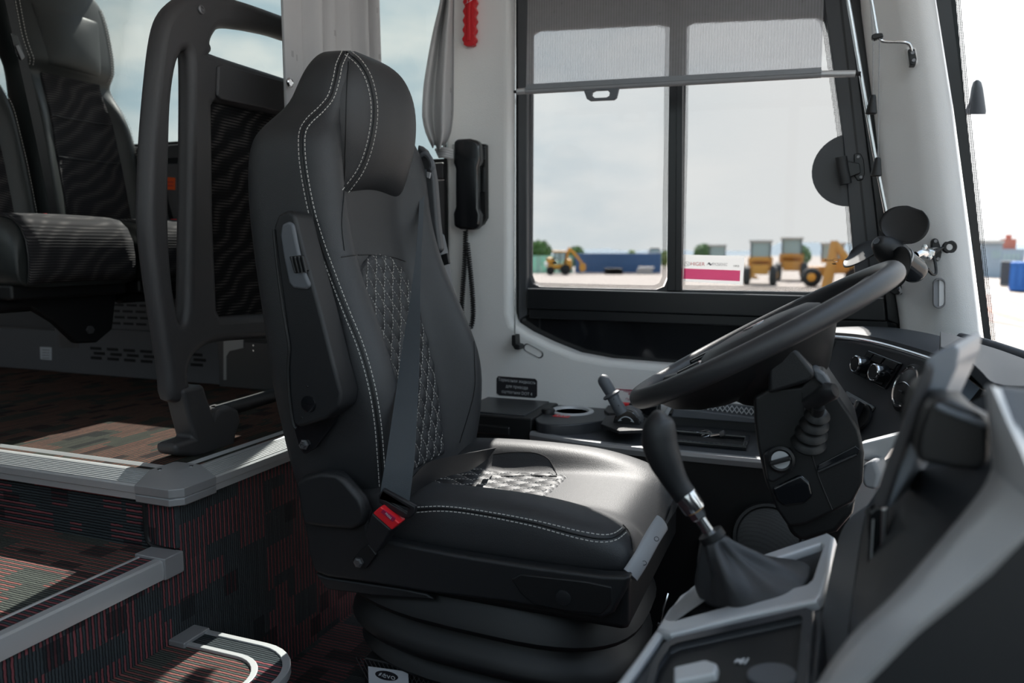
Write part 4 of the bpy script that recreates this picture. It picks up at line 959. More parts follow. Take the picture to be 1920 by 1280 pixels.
def coil(path, r, wr, pitch):
    P = cat(path, 14); out_ = []; acc = 0
    for i in range(len(P) - 1):
        t = (P[i + 1] - P[i]); l = t.length; t.normalize(); u = Vector((0, 1, 0)); u = (u - t * u.dot(t)).normalized(); v = t.cross(u); n = max(1, int(l / pitch * 10))
        for k in range(n):
            a = 2 * math.pi * (acc + l * k / n) / pitch; out_.append(P[i] + t * (l * k / n) + u * (r * math.cos(a)) + v * (r * math.sin(a)))
        acc += l
    return tube(out_, wr, 6)
ob('coiled_cord', coil([A(873, 432, y=YS - .03), A(872, 480, y=YS - .03), A(868, 540, y=YS - .03), A(866, 585, y=YS - .035), A(872, 610, y=YS - .04), A(882, 614, y=YS - .04), A(887, 590, y=YS - .035), A(885, 540, y=YS - .03), A(880, 490, y=YS - .025), A(876, 455, y=YS - .02)], .0066, .0024, .0072), 'rubber', hs, smooth=True)
# --- sun blind
YB = 2.17
sb = empty('sun_blind', A(1270, 160, y=YB), 'grey mesh sun blind pulled a third down over the driver window', 'blind')
ftop = [A(991, -120, y=YB), A(1549, -120, y=YB)]; fbot = [A(986, 166, y=YB), A(1540, 132, y=YB)]
rows = []
for i in range(9):
    f = i / 8; a = ftop[0].lerp(fbot[0], f); b = ftop[1].lerp(fbot[1], f); rows.append([a.lerp(b, k / 24) + Vector((0, .0015 * math.sin(k * .9 + f * 3), 0)) for k in range(25)])
ob('mesh_cloth', grid(rows), 'blind_mesh', sb, smooth=True, sharp=0)
bl_, br2 = A(986, 170, y=YB), A(1540, 138, y=YB)
ob('hem_sleeve', tube([bl_, br2], .0105, 14), 'lightgrey', sb, smooth=True)
ob('hem_flap', prism([A(986, 158, y=YB - .0125), A(1540, 126, y=YB - .0125), A(1540, 136, y=YB - .0125), A(986, 168, y=YB - .0125)], (0, .002, 0)), 'brush_steel', sb)
ob('bar_end', tube([A(970, 172, y=YB), A(988, 170, y=YB)], .0085, 12), 'alu', sb, smooth=True)
ob('bar_end', tube([A(1538, 139, y=YB), A(1604, 138, y=YB)], .0085, 12), 'alu', sb, smooth=True)
ob('bar_tip', tube([A(964, 172, y=YB), A(971, 172, y=YB)], .004, 8), 'rubber', sb, smooth=True); ob('bar_tip', tube([A(1603, 138, y=YB), A(1614, 138, y=YB)], .0055, 8), 'rubber', sb, smooth=True)
plate('pull_handle', xz(AY([(1094, 166), (1162, 163), (1157, 184), (1152, 188), (1108, 190), (1101, 186)], YB)), [xz(AY([(1112, 174), (1118, 171), (1140, 170), (1144, 174), (1143, 180), (1138, 183), (1116, 184), (1111, 180)], YB))], FXZ, (0, YB + .004, 0), .01, 'grey_plastic', sb, .002, 2)
ob('guide_rod', tube([A(967, -110, y=2.235), A(966, 300, y=2.235), A(965, 628, y=2.235)], .0024, 8), 'rod', sb, smooth=True)
ob('rod_clip', prism(AY([(959, 628), (966, 628), (967, 645), (974, 647), (973, 656), (965, 655), (959, 646)], 2.232), (0, .04, 0)), 'plastic', sb, bev=.002)
ob('guide_rod', tube(cat([A(1566, -110, y=2.19), A(1590, 0, y=2.19), A(1614, 138, y=2.19), A(1640, 290, y=2.19), A(1664, 412, y=2.19), A(1678, 500, y=2.2), A(1684, 536, y=2.21), A(1688, 546, y=2.23), A(1684, 549, y=2.27)], 4), .0052, 10), 'rod', sb, smooth=True)
ob('rod_clip', prism(AY([(1668, 528), (1690, 532), (1692, 552), (1676, 552), (1664, 545)], 2.25), (0, .05, 0)), 'plastic', sb, bev=.003)
# second blind hardware on the pillar
bk = empty('blind_rod', A(1700, 100, y=2.2), 'thin bent steel rod with pull cords on the white corner pillar', 'rod')
ob('rod', tube(cat([A(1612, -110, y=2.17), A(1634, 0, y=2.17), A(1645, 62, y=2.17), A(1650, 74, y=2.17), A(1662, 78, y=2.17), A(1692, 79, y=2.165), A(1705, 83, y=2.168), A(1710, 96, y=2.172)], 6), .0042, 10), 'rod', bk, smooth=True)
ob('rod_bracket', prism(AY([(1703, 92), (1715, 91), (1719, 110), (1717, 122), (1707, 121)], 2.168), (0, .04, 0)), 'plastic', bk, bev=.002)
for p in ((1711, 99), (1713, 113)): ob('screw', lathe([(0, 0), (.005, 0), (.004, .002), (0, .002)], A(*p, y=2.168), (0, -1, 0), 10), 'brush_steel', bk)
ob('bracket_pad', prism(AY([(1697, 88), (1718, 87), (1722, 118), (1712, 125), (1702, 122)], 2.185), (0, .03, 0)), 'white_pillar', bk, bev=.006)
ob('clip', prism(AY([(1634, 65), (1641, 62), (1655, 61), (1657, 69), (1648, 71), (1640, 74), (1635, 73)], 2.155), (0, .02, 0)), 'plastic', bk, bev=.003)
for (ax, ay, ex, ey) in ((1637, 72, 1637, 180), (1649, 72, 1646, 297)):
    ob('cord', tube([A(ax, ay, y=2.16), A(ex, ey, y=2.16)], .0010, 6), 'lightgrey', bk)
    ob('cord_pull', lathe([(0, .0), (.0055, 0), (.0075, -.006), (.0130, -.040), (.0135, -.044), (.011, -.046), (0, -.046)], A(ex, ey - 2, y=2.16), (.05, 0, 1), 18), 'rubber', bk, smooth=True)
ob('cord', tube([A(1622, -110, y=2.16), A(1637, 66, y=2.16)], .0010, 6), 'lightgrey', bk)
# --- fan
fn = empty('fan', A(1755, 470, y=2.2), 'small black three blade fan clamped to the white corner pillar', 'fan')
tip = A(1644, 452, y=1.985); tail = A(1722, 512, y=2.085); ax_ = (tip - tail).normalized(); Rf = frame_of(ax_)
hubc = A(1664, 468, y=2.01)
ob('hub', lathe([(0, -.032), (.033, -.032), (.034, -.02), (.0325, -.005), (.028, .014), (.017, .036), (.0085, .041), (0, .041)], hubc, ax_, 28), 'rubber', fn, smooth=True)
ob('hub_emblem', lathe([(.0075, .041), (.0075, .0425), (.006, .0425), (.006, .0415), (0, .0415)], hubc, ax_, 18), 'grey_plastic', fn, smooth=True)
ob('motor', lathe([(0, -.118), (.026, -.118), (.0295, -.112), (.031, -.10), (.031, -.034), (0, -.034)], hubc, ax_, 28), 'gloss_black', fn, smooth=True)
ob('motor_ring', lathe([(.0315, -.052), (.0325, -.052), (.0325, -.047), (.0315, -.047)], hubc, ax_, 28), 'alu_dark', fn, smooth=True)
ur = ax_.cross(FW).normalized()
if ur.dot(UP) < 0: ur = -ur
uv = ur.cross(ax_)
if uv.dot(RT) > 0: uv = -uv
for ang in (-8, 104, 228):
    a = math.radians(ang); rad = ur * math.cos(a) + uv * math.sin(a); tan = ax_.cross(rad); rows = []
    for i in range(11):
        f = i / 10; r = .020 + .092 * f; wdt = .052 * math.sqrt(max(.0, 1 - ((f - .52) / .50) ** 2)) + .004; tw = math.radians(34 - 14 * f)
        rows.append([hubc + rad * r + (tan * math.cos(tw) + ax_ * math.sin(tw)) * (wdt * s_) + ax_ * (.006 * s_ * s_ - .006) for s_ in (-1, -.75, -.4, 0, .4, .75, 1)])
    o = ob('blade', grid(rows), 'rubber', fn, smooth=True, sub=1); o.modifiers.new('th', 'SOLIDIFY').thickness = .0022
mj = A(1735, 476, y=2.10); wallp = A(1757, 468, y=2.195)
ob('ball_joint', tube(cat([A(1718, 478, y=2.06), A(1727, 474, y=2.07), mj, A(1746, 470, y=2.15), wallp], 4), [.009] * 6 + [.0115] * 5 + [.009] * 6, 12), 'chrome', fn, smooth=True)
ob('clamp_plate', prism(AY([(1724, 468), (1740, 466), (1754, 470), (1752, 480), (1740, 484), (1724, 480)], 2.105), (0, .022, 0)), 'chrome', fn, bev=.003)
for p in ((1733, 463), (1742, 482)): ob('clamp_bolt', lathe([(0, 0), (.007, 0), (.007, .007), (0, .008)], A(*p, y=2.10), (0, -1, 0), 6), 'chrome', fn)
ob('mount', prism(AY([(1746, 451), (1752, 446), (1759, 448), (1763, 460), (1766, 474), (1763, 487), (1756, 491), (1751, 486), (1752, 470), (1746, 462)], 2.185), (0, .02, 0)), 'plastic', fn, bev=.004)
for p in ((1754, 452), (1759, 485)): ob('mount_screw', lathe([(0, 0), (.005, 0), (.004, .003), (0, .003)], A(*p, y=2.185), (0, -1, 0), 8), 'brush_steel', fn)
ob('cable', tube(cat([A(1739, 504, y=2.10), A(1748, 514, y=2.12), A(1755, 512, y=2.14), A(1754, 495, y=2.15), A(1751, 478, y=2.16), A(1763, 466, y=2.17), A(1778, 462, y=2.21)], 6), .0035, 8), 'rubber', fn, smooth=True)
ob('grommet', lathe([(.006, 0), (.0165, 0), (.0165, .004), (.014, .007), (.008, .007), (.006, .002)], A(1780, 463, y=2.187), (0, -1, 0), 24), 'rubber', fn, smooth=True)
# --- oval slots in the lining
def slot(p0, p1, hw_, y, parent, two):
    a, b = A(*p0, y=y), A(*p1, y=y); t = (b - a).normalized(); n = Vector((0, -1, 0)).cross(t); L = (b - a).length; P = []
    for k in range(11): an = math.pi * k / 10; P.append(b + n * (hw_ * math.cos(an)) + t * (hw_ * math.sin(an)))
    for k in range(11): an = math.pi * k / 10; P.append(a - n * (hw_ * math.cos(an)) - t * (hw_ * math.sin(an)))
    c = (a + b) / 2; inn = [c + (p - c) * .86 for p in P]
    pl = lambda Q: [(p.x, p.z) for p in Q]
    plate('slot_rim', pl(P), [pl(inn)], FXZ, (0, y + .012, 0), .014, 'brush_steel', parent, .001, 1)
    ob('slot_face', prism([p + Vector((0, .004, 0)) for p in inn], (0, .002, 0)), 'lightgrey', parent)
    half = [p + Vector((0, .003, 0)) for p in inn if (p - c).dot(n) * two > -.001]; ob('slot_flap', prism(half, (0, -.002, 0)), 'white', parent)
slot((1761, 531), (1761, 568), .0135, 2.166, pa, 1)
slot((988, 651), (1012, 664), .0125, YS, wl, 1)
# --- stickers
bs = empty('black_sticker', A(969, 745, y=YS), 'black sticker with three lines of white print on the white lining', 'sticker')
ps = AY([(931, 709), (934, 705), (1003, 710), (1007, 714), (1007, 742), (1003, 746), (936, 741), (931, 737)], YS - .0015); ob('plate', prism(ps, (0, .0015, 0)), 'ink', bs)
tl = Matrix((Vector((.9995, 0, -.03)), Vector((.03, 0, .9995)), Vector((0, -1, 0)))).transposed()
for k, s_ in enumerate(('Тормозная жидкость', 'для привода', 'сцепления DOT 4')):
    text('text_line', s_, A(969, 714.5 + 11 * k, y=YS - .0022), tl, .0145, 'inkwhite', bs, sx=.86)
rs = empty('warning_sticker', A(1180, 765, y=YS), 'white warning sticker with dark red lettering beside the steering wheel rim', 'sticker')
ob('plate', prism(AY([(1154, 729), (1262, 736), (1262, 770), (1160, 764)], YS - .0012), (0, .0012, 0)), 'white', rs)
ob('header_line', prism(AY([(1154, 728.5), (1262, 735.5), (1262, 737.5), (1154, 730.5)], YS - .0016), (0, .0008, 0)), 'darkred', rs)
for k, s_ in enumerate(('Аварийный выключатель', 'Фиксатор сдвинуть', 'и нажать кнопку', 'Приводить в действие', 'после полной', 'остановки автобуса')):
    text('text_line', s_, A(1207, 736.5 + 4.9 * k, y=YS - .002), tl, .0088, 'darkred', rs, sx=1.15)
ns = empty('notice_sheet', A(1333, 540, y=YW), 'white paper notice with a pink bar taped to the driver window', 'notice')
YN_ = YW + .031
ob('sheet', prism(AY([(1276, 477), (1396, 480), (1393, 534), (1275, 527)], YN_), (0, .0006, 0)), 'paper', ns)
ob('pink_bar', prism(AY([(1282, 503), (1388, 507), (1387, 527), (1281, 522.5)], YN_ - .0004), (0, .0003, 0)), 'pink', ns)
t3 = Matrix((Vector((.999, 0, -.02)), Vector((.02, 0, .999)), Vector((0, -1, 0)))).transposed()
text('maker_name', 'HIGER', A(1308, 495, y=YN_ - .001), t3, .015, 'red', ns)
ec = A(1288, 494.5, y=YN_ - .001); ob('maker_emblem', tube([ec + Vector((.0095 * math.cos(a), 0, .006 * math.sin(a))) for a in [2 * math.pi * k / 20 for k in range(20)]], .0007, 4, closed=True), 'inkgrey', ns)
ob('emblem_wave', tube(cat([ec + Vector((-.006, 0, -.002)), ec + Vector((-.002, 0, .002)), ec + Vector((.002, 0, -.002)), ec + Vector((.006, 0, .002))], 4), .0007, 4), 'inkgrey', ns)
bq = A(1331, 495, y=YN_ - .001)
ob('dealer_emblem', prism([bq + Vector(q) for q in ((-.010, 0, -.004), (-.004, 0, .005), (-.001, 0, .005), (.003, 0, .0), (.010, 0, .005), (.004, 0, -.004), (.0, 0, -.004), (-.004, 0, .0005))], (0, .0004, 0)), 'inkgrey', ns)
text('dealer_name', 'РУСБИЗНЕС', A(1350, 496, y=YN_ - .001), t3, .0115, 'inkgrey', ns, sx=.62)
text('year_mark', '1993', A(1380, 499, y=YN_ - .001), t3, .009, 'ink', ns)
for (cx_, cy_, k_) in ((1033, 486, 1), (1557, 488, 1)):      # maker marks printed on the panes
    yy = YW + .0185
    gm = FXZ @ Matrix.Diagonal((-1, 1, 1))
    text('pane_mark', 'HIGER', A(cx_ - 3, cy_, y=yy), gm, .0085, 'ink', w1)
    e0 = A(cx_ + 10, cy_, y=yy); ob('pane_emblem', tube([e0 + Vector((.0075 * math.cos(a), 0, .0045 * math.sin(a))) for a in [2 * math.pi * k / 18 for k in range(18)]], .0006, 4, closed=True), 'ink', w1)
    ob('pane_mark_line', prism(AY([(cx_ + 2, cy_ + 6), (cx_ + 9, cy_ + 5), (cx_ + 12, cy_ + 8), (cx_ + 9, cy_ + 7.5), (cx_ + 6, cy_ + 8)], yy), (0, .0003, 0)), 'ink', w1)
# ================================================================== SIDE CONSOLE
sc = empty('side_console', (-.4, 2.1, ZF), 'long black console under the driver window with cup ring and key tray', 'console')
ZC = .470
ob('rear_box', bx(-.985, -.735, 2.03, YL - .002, ZF, ZC + .006), 'plastic', sc, bev=.006)
ob('rear_lid', bx(-.975, -.765, 2.05, YL - .006, ZC + .005, ZC + .010), 'console_dark', sc, bev=.003)
ob('rear_grip', bx(-.93, -.80, 2.022, 2.035, ZC - .05, ZC - .022), 'rubber', sc, bev=.006)
top = cat([A(1003, 778, z=ZC), A(1010, 792, z=ZC), A(1060, 796, z=ZC), A(1120, 790, z=ZC), A(1180, 780, z=ZC), A(1260, 778, z=ZC), A(1420, 790, z=ZC), A(1560, 800, z=ZC)], 5)
lp = [Vector((p.x, min(p.y, YL - .004), ZC - .05)) for p in top] + [Vector((top[-1].x, YL - .002, ZC - .05)), Vector((-.735, YL - .002, ZC - .05))]
cupc = A(1072, 771, z=ZC)
plate('upper_deck', [(p.x, p.y) for p in lp], [[(cupc.x + .050 * math.cos(2 * math.pi * k / 32), cupc.y + .050 * math.sin(2 * math.pi * k / 32)) for k in range(32)]], Matrix.Identity(3), (0, 0, ZC - .05), .05, 'console_dark', sc, .004, 2)
fr2 = cat([(-.735, 2.02, 0), (-.62, 1.985, 0), (-.48, 1.965, 0), (-.30, 1.955, 0), (-.10, 1.955, 0), (.10, 1.96, 0)], 5)
ZL = .440
ob('lower_shelf', prism([Vector((p.x, p.y, ZL - .02)) for p in fr2] + [Vector((.10, YL - .004, ZL - .02)), Vector((-.735, YL - .004, ZL - .02))], (0, 0, .02)), 'dash', sc, bev=.004)
ob('shelf_trim', loft([[Vector((p.x, p.y + .012, ZL + .002)), Vector((p.x, p.y - .006, ZL + .002)), Vector((p.x, p.y - .012, ZL - .006)), Vector((p.x, p.y - .008, ZL - .022)), Vector((p.x, p.y + .012, ZL - .022))] for p in fr2]), 'alu_dark', sc, bev=.002)
ob('front_panel', prism([Vector((p.x, p.y + .012, ZF)) for p in fr2] + [Vector((.10, 2.1, ZF)), Vector((-.735, 2.1, ZF))], (0, 0, ZL - .02 - ZF)), 'plastic', sc)
ob('lower_bulge', loft([[Vector((x, 1.99 - d, z)) for z, d in ((ZF, .0), (.05, .05), (.20, .055), (.235, .03), (.24, 0))] + [Vector((x, 2.05, .24)), Vector((x, 2.05, ZF))] for x in (-.25, -.05, .15, .34)]), 'plastic_soft', sc, bev=.006)
cup = A(1072, 771, z=ZC)
ob('cup_ring', lathe([(.050, -.002), (.052, .004), (.060, .006), (.066, .003), (.067, -.002)], cup, (0, 0, 1), 40), 'console_silver', sc, smooth=True)
ob('cup_well', lathe([(.0505, -.002), (.048, -.004), (.046, -.028), (0, -.0285)], cup, (0, 0, 1), 32), 'rubber', sc, smooth=True)
ob('cup_floor', lathe([(.030, -.028), (.030, -.026), (0, -.026)], cup + Vector((.004, .0, 0)), (0, 0, 1), 24), 'gloss_black', sc, smooth=True)
sk = A(1028, 774, z=ZC); ob('socket_cap', lathe([(0, 0), (.021, 0), (.021, .008), (.018, .013), (.014, .014), (0, .014)], sk, (0, 0, 1), 24), 'rubber', sc, smooth=True)
ob('socket_tab', bx(sk.x - .03, sk.x - .012, sk.y - .012, sk.y + .004, ZC, ZC + .006), 'rubber', sc, bev=.002)
dl = A(1053, 779.5, z=ZC + .0008); ob('voltage_label', bx(dl.x - .024, dl.x + .024, dl.y - .014, dl.y + .014, ZC, ZC + .001), 'red', sc)
text('voltage_text', '12V', dl + Vector((0, 0, .0006)), Matrix.Identity(3), .022, 'inkwhite', sc)
# key tray with keys
kt0, kt1 = A(1268, 812, z=ZL), A(1400, 818, z=ZL)
tr = plate('key_tray', [(kt0.x - .012, 2.02), (kt1.x + .012, 2.02), (kt1.x + .012, 2.15), (kt0.x - .012, 2.15)], [[(kt0.x, 2.034), (kt1.x, 2.034), (kt1.x, 2.138), (kt0.x, 2.138)]], Matrix.Identity(3), (0, 0, ZL + .0005), .012, 'gloss_black', sc, .002, 1)
ob('tray_floor', bx(kt0.x, kt1.x, 2.034, 2.138, ZL, ZL + .0015), 'rubber', sc)
ks = empty('key_bunch', A(1340, 815, z=ZL + .004), 'steel key rings with a metal key lying in the console tray', 'keys')
for cx_, cy_, rr_ in ((1309, 812, .013), (1319, 811, .016), (1325, 814, .012)):
    c = A(cx_, cy_, z=ZL + .008); ob('key_ring', tube([c + Vector((rr_ * math.cos(a), rr_ * math.sin(a), .006 * math.cos(a + cx_))) for a in [2 * math.pi * k / 24 for k in range(24)]], .0011, 6, closed=True), 'chrome', ks, smooth=True)
kb = A(1350, 814, z=ZL + .012); ob('key_blade', tube([A(1332, 817, z=ZL + .006), kb], [(.003, .0014)] * 2, 8), 'chrome', ks); ob('key_bow', tube([kb, A(1358, 811, z=ZL + .018)], [(.008, .004), (.009, .004)], 10), 'brush_steel', ks, smooth=True)
# woven vent grille beside the window
ge = empty('vent_grille', A(1340, 768, y=2.2), 'low silver lattice grille at the foot of the white lining', 'grille')
pts0, pts1 = [(1268, 748), (1415, 766)], [(1266, 760), (1415, 778)]
gy = 2.245
ob('backing', prism(AY([(1262, 746), (1440, 766), (1440, 782), (1260, 763)], gy + .006), (0, .02, 0)), 'grey_plastic', ge)
for k in range(19):
    xA = 1264 + k * 9; yA_ = 747 + k * 1.1
    ob('lattice_bar', tube([A(xA, yA_, y=gy), A(xA + 10, yA_ + 14.5, y=gy)], .0016, 6), 'console_silver', ge); ob('lattice_bar', tube([A(xA + 10, yA_ + 1, y=gy), A(xA, yA_ + 13.5, y=gy)], .0016, 6), 'console_silver', ge)
ob('lower_lip', prism(AY([(1262, 764), (1440, 786), (1440, 796), (1258, 782)], gy - .02), (0, .05, 0)), 'grey_plastic', ge, bev=.004)
ob('end_fin', prism(AY([(1262, 746), (1270, 746), (1250, 782), (1240, 782)], gy - .03), (0, .05, 0)), 'console_silver', ge, bev=.002)
# parking brake valve
pb = empty('parking_brake', A(1172, 800, z=ZC), 'black parking brake valve with a rounded hand lever on the console', 'lever')
c = A(1170, 798, z=ZC)
bp_ = [A(1126, 797, z=ZC + .004), A(1136, 781, z=ZC + .004), A(1200, 778, z=ZC + .004), A(1217, 788, z=ZC + .004), A(1212, 808, z=ZC + .004), A(1160, 810, z=ZC + .004)]
ob('base_plate', prism([p - Vector((0, 0, .006)) for p in bp_], (0, 0, .010)), 'plastic_soft', pb, bev=.003)
dc = A(1174, 797, y=2.055); dome = []
for yy in (0, .07): dome.append([dc + Vector((.038 * math.cos(a), yy, .046 * math.sin(a) - .002)) for a in [math.pi * k / 16 for k in range(17)]] + [dc + Vector((-.038, yy, -.014)), dc + Vector((.038, yy, -.014))])
ob('dome', loft(dome), 'gloss_black', pb, bev=.005, seg=3)
ob('dome_band', loft([[p + Vector((0, .02, .002)) for p in dome[0]], [p + Vector((0, -.014, .002)) for p in dome[1]]]), 'brush_steel', pb, bev=.002)
ob('arrow', tube([dc + Vector((.022 * math.cos(a), -.002, .024 * math.sin(a))) for a in [math.radians(40 + 100 * k / 12) for k in range(13)]], .0016, 6), 'inkwhite', pb)
for s_ in (-1, 1):
    ob('arrow_head', prism([dc + Vector((s_ * .018, -.002, .017)), dc + Vector((s_ * .0225, -.002, .010)), dc + Vector((s_ * .012, -.002, .013))], (0, -.0006, 0)), 'inkwhite', pb)
    ob('caption', bx(dc.x + s_ * .019 - .006, dc.x + s_ * .019 + .006, dc.y - .0012, dc.y, dc.z + .000, dc.z + .004), 'inkwhite', pb)
yl = 2.06
pth = [A(1167, 775, y=yl), A(1156, 757, y=yl), A(1149, 743, y=yl), A(1145, 735, y=yl), A(1141, 728, y=yl), A(1133, 714, y=yl), A(1129, 708, y=yl), A(1126, 704.5, y=yl)]
ob('hand_lever', tube(pth, [.0175, .0172, .0168, .0165, .0172, .018, .015, .007], 18), 'grey_plastic', pb, smooth=True)
ob('lever_collar', lathe([(.015, -.006), (.022, -.005), (.0265, 0), (.022, .005), (.015, .006)], A(1146.5, 740, y=yl), pth[0] - pth[-1], 24), 'grey_plastic', pb, smooth=True)
for p in ((1151, 748), (1160, 760)): ob('lever_pin', lathe([(0, 0), (.0016, 0), (.0016, .001), (0, .001)], A(*p, y=yl - .0172), (0, -1, 0), 8), 'rubber', pb)
es = empty('emergency_switch', A(1185, 765, y=2.2), 'guarded switch with a red cover behind the brake lever', 'switch')
ob('housing', prism([A(1133, 774, z=ZC), A(1142, 762, z=ZC), A(1218, 764, z=ZC), A(1228, 776, z=ZC), A(1222, 782, z=ZC), A(1140, 780, z=ZC)], (0, 0, .01)), 'plastic', es, bev=.003)
sp_ = A(1196, 770, z=ZC + .01); ob('switch_body', box(sp_ + Vector((.02, 0, .012)), (.09, .035, .024)), 'plastic', es, bev=.004)
ob('red_cover', box(sp_ + Vector((-.042, -.006, .016)), (.05, .022, .014)), 'redbtn', es, bev=.004)
ob('guard', box(sp_ + Vector((.045, -.02, .012)), (.035, .03, .03)), 'gloss_black', es, bev=.003)
# loudspeaker low in the side
lo = A(1440, 1008, y=1.93)
ls2 = empty('loudspeaker', lo - Vector((0, 0, .07)), 'round black loudspeaker grille low on the side panel under the steering column', 'loudspeaker')
axs = Vector((.1, -1, .28)).normalized()
ob('rim', lathe([(.068, -.01), (.085, -.01), (.087, .004), (.083, .011), (.076, .012), (.072, .006)], lo, axs, 44), 'plastic', ls2, smooth=True)
ob('mesh', lathe([(.074, .005), (.055, .010), (.03, .013), (0, .014)], lo, axs, 40), 'speaker_mesh', ls2, smooth=True)
# ================================================================== DASHBOARD
db = empty('dashboard', (.3, 1.7, ZF), 'dark grey wraparound dashboard left of the steering column', 'dashboard')
tp = [(1440, 626, 2.24), (1490, 634, 2.23), (1540, 633, 2.20), (1600, 637, 2.12), (1650, 646, 2.02), (1700, 660, 1.92), (1750, 676, 1.82), (1800, 694, 1.72)]
tpC = cat([A(a, b, y=c_) for a, b, c_ in tp], 4)
bt = [(1440, 800, 2.10), (1490, 830, 2.03), (1540, 850, 1.98), (1600, 858, 1.92), (1650, 848, 1.84), (1700, 842, 1.74), (1750, 838, 1.64), (1800, 830, 1.54)]
btC = cat([A(a, b, y=c_) for a, b, c_ in bt], 4)
rows = []
for f in (0, .04, .1, .25, .4, .55, .7, .85, 1): rows.append([a.lerp(b, f) + Vector((.02, .02, 0)) * math.sin(math.pi * f) for a, b in zip(tpC, btC)])
df = ob('fascia', grid(rows), 'dash', db, smooth=True, sharp=0); df.modifiers.new('th', 'SOLIDIFY').thickness = .012
DB = bvh_of(df)
def dc_(px_, py_, lift=.001):
    h = DB.ray_cast(CAM, ray(px_, py_).normalized()); n = h[1] if h[1].dot(FW) < 0 else -h[1]; return h[0] + n * lift, n
# top roll and chrome line
def shiftup(C, d): return [p + Vector(d) for p in C]
ob('chrome_line', tube([p + Vector((-.004, -.012, .004)) for p in tpC], .0055, 10), 'chrome', db, smooth=True)
ob('top_roll', loft([[p + Vector((0, -.006, .000)), p + Vector((.0, -.008, .016)), p + Vector((.02, .01, .026)), p + Vector((.09, .07, .028)), p + Vector((.09, .07, -.02)), p + Vector((.02, .02, -.02))] for p in tpC]), 'dash', db, smooth=True, sharp=50)
ob('top_shelf', prism([A(1560, 622, y=2.26), A(1690, 640, y=2.0), A(1790, 668, y=1.75), Vector((.75, 1.5, .70)), Vector((.62, 2.1, .70))], (0, 0, -.03)), 'dash', db, bev=.006)
ob('panel_gap', tube([dc_(1567 - 27 * k / 8, 640 + 72 * k / 8, .0005)[0] for k in range(9)], .0012, 6), 'rubber', db)
for p in ((1492, 644),): q0, qn = dc_(*p); ob('rivet', lathe([(0, 0), (.004, 0), (.003, .002), (0, .002)], q0, qn, 8), 'brush_steel', db)
# control panels as things of their own
def fascia_panel(e, pts, th, mt, name='panel', bev=.003, lift=0.0):
    P = []; nn = Vector()
    for p in pts:
        a, n = dc_(*p, lift); P.append(a); nn += n
    nn.normalize(); c0 = sum(P, Vector()) / len(P); P = [p - nn * (p - c0).dot(nn) for p in P]
    return ob(name, prism(P, nn * th), mt, e, bev=bev), nn, c0, P
cl = empty('climate_panel', dc_(1648, 693)[0], 'glossy black climate panel with two chrome ringed knobs', 'panel')
o, nn, c0, PP = fascia_panel(cl, [(1633, 657), (1694, 681), (1664, 731), (1605, 700)], .008, 'gloss_black')
def onp(px_, py_, h=0.0):
    r = ray(px_, py_); t = (c0 + nn * h - CAM).dot(nn) / r.dot(nn); return CAM + r * t
for cx_, cy_ in ((1625, 685), (1660, 701)):
    k0 = onp(cx_, cy_, .008); ob('knob', lathe([(0, 0), (.0215, 0), (.0195, .028), (.0185, .031), (0, .031)], k0, nn, 30), 'gloss_black', cl, smooth=True)
    ob('knob_ring', lathe([(.0198, .026), (.0206, .027), (.0200, .031), (.0182, .0325), (.0175, .0315)], k0, nn, 30), 'chrome', cl, smooth=True)
    ob('knob_face', lathe([(.0168, .0312), (.012, .0318), (0, .0318)], k0, nn, 24), 'plastic_soft', cl, smooth=True)
bu_ = (PP[1] - PP[0]).normalized(); bv_ = (PP[3] - PP[0]).normalized(); LU = (PP[1] - PP[0]).length; LV = (PP[3] - PP[0]).length
for i, (u0, u1, v0, v1) in enumerate(((.05, .22, .06, .3), (.26, .55, .06, .3), (.6, .95, .06, .3), (.05, .2, .76, .95), (.24, .42, .8, .95), (.45, .62, .78, .95), (.66, .93, .74, .95), (.36, .48, .4, .56), (.78, .95, .35, .68))):
    Q = [PP[0] + bu_ * (LU * a) + bv_ * (LV * b) + nn * .008 for a, b in ((u0, v0), (u1, v0), (u1, v1), (u0, v1))]; ob('key_button', prism(Q, nn * .0022), 'plastic', cl, bev=.0008)
sw = empty('light_switch_panel', dc_(1610, 770)[0], 'black light switch panel with rotary knobs beside the steering column', 'panel')
o, nn, c0, PP = fascia_panel(sw, [(1592, 734), (1643, 763), (1610, 812), (1566, 780)], .007, 'gloss_black')
k0 = onp(1584, 757, .007); ob('knob', lathe([(0, 0), (.019, 0), (.017, .026), (0, .028)], k0, nn, 26), 'plastic', sw, smooth=True); ob('knob_ring', lathe([(.0175, .02), (.0185, .021), (.018, .024), (.017, .024)], k0, nn, 26), 'chrome', sw, smooth=True)
k1 = onp(1612, 783, .007); ob('rotary_disc', lathe([(0, 0), (.036, 0), (.034, .006), (0, .006)], k1, nn, 30), 'plastic', sw, smooth=True)
bu_ = (PP[3] - PP[0]).normalized()
ob('rotary_grip', box(k1 + nn * .017, (.066, .014, .024), Matrix((bu_, nn.cross(bu_), nn)).transposed()), 'plastic_soft', sw, bev=.005, seg=3)
ob('key_button', box(onp(1600, 751, .008), (.03, .012, .004), Matrix((-(PP[1] - PP[0]).normalized(), nn.cross(-(PP[1] - PP[0]).normalized()), nn)).transposed()), 'grey_plastic', sw, bev=.001)
for p in ((1594, 775), (1602, 786), (1630, 770)): ob('symbol', lathe([(0, 0), (.0028, 0), (.002, .0006), (0, .0006)], onp(*p, .0075), nn, 8), 'inkwhite', sw)
av = empty('air_vent', dc_(1705, 730)[0], 'round swivelling air vent with a thin chrome ring', 'vent')
v0_, vn = dc_(1708, 728)
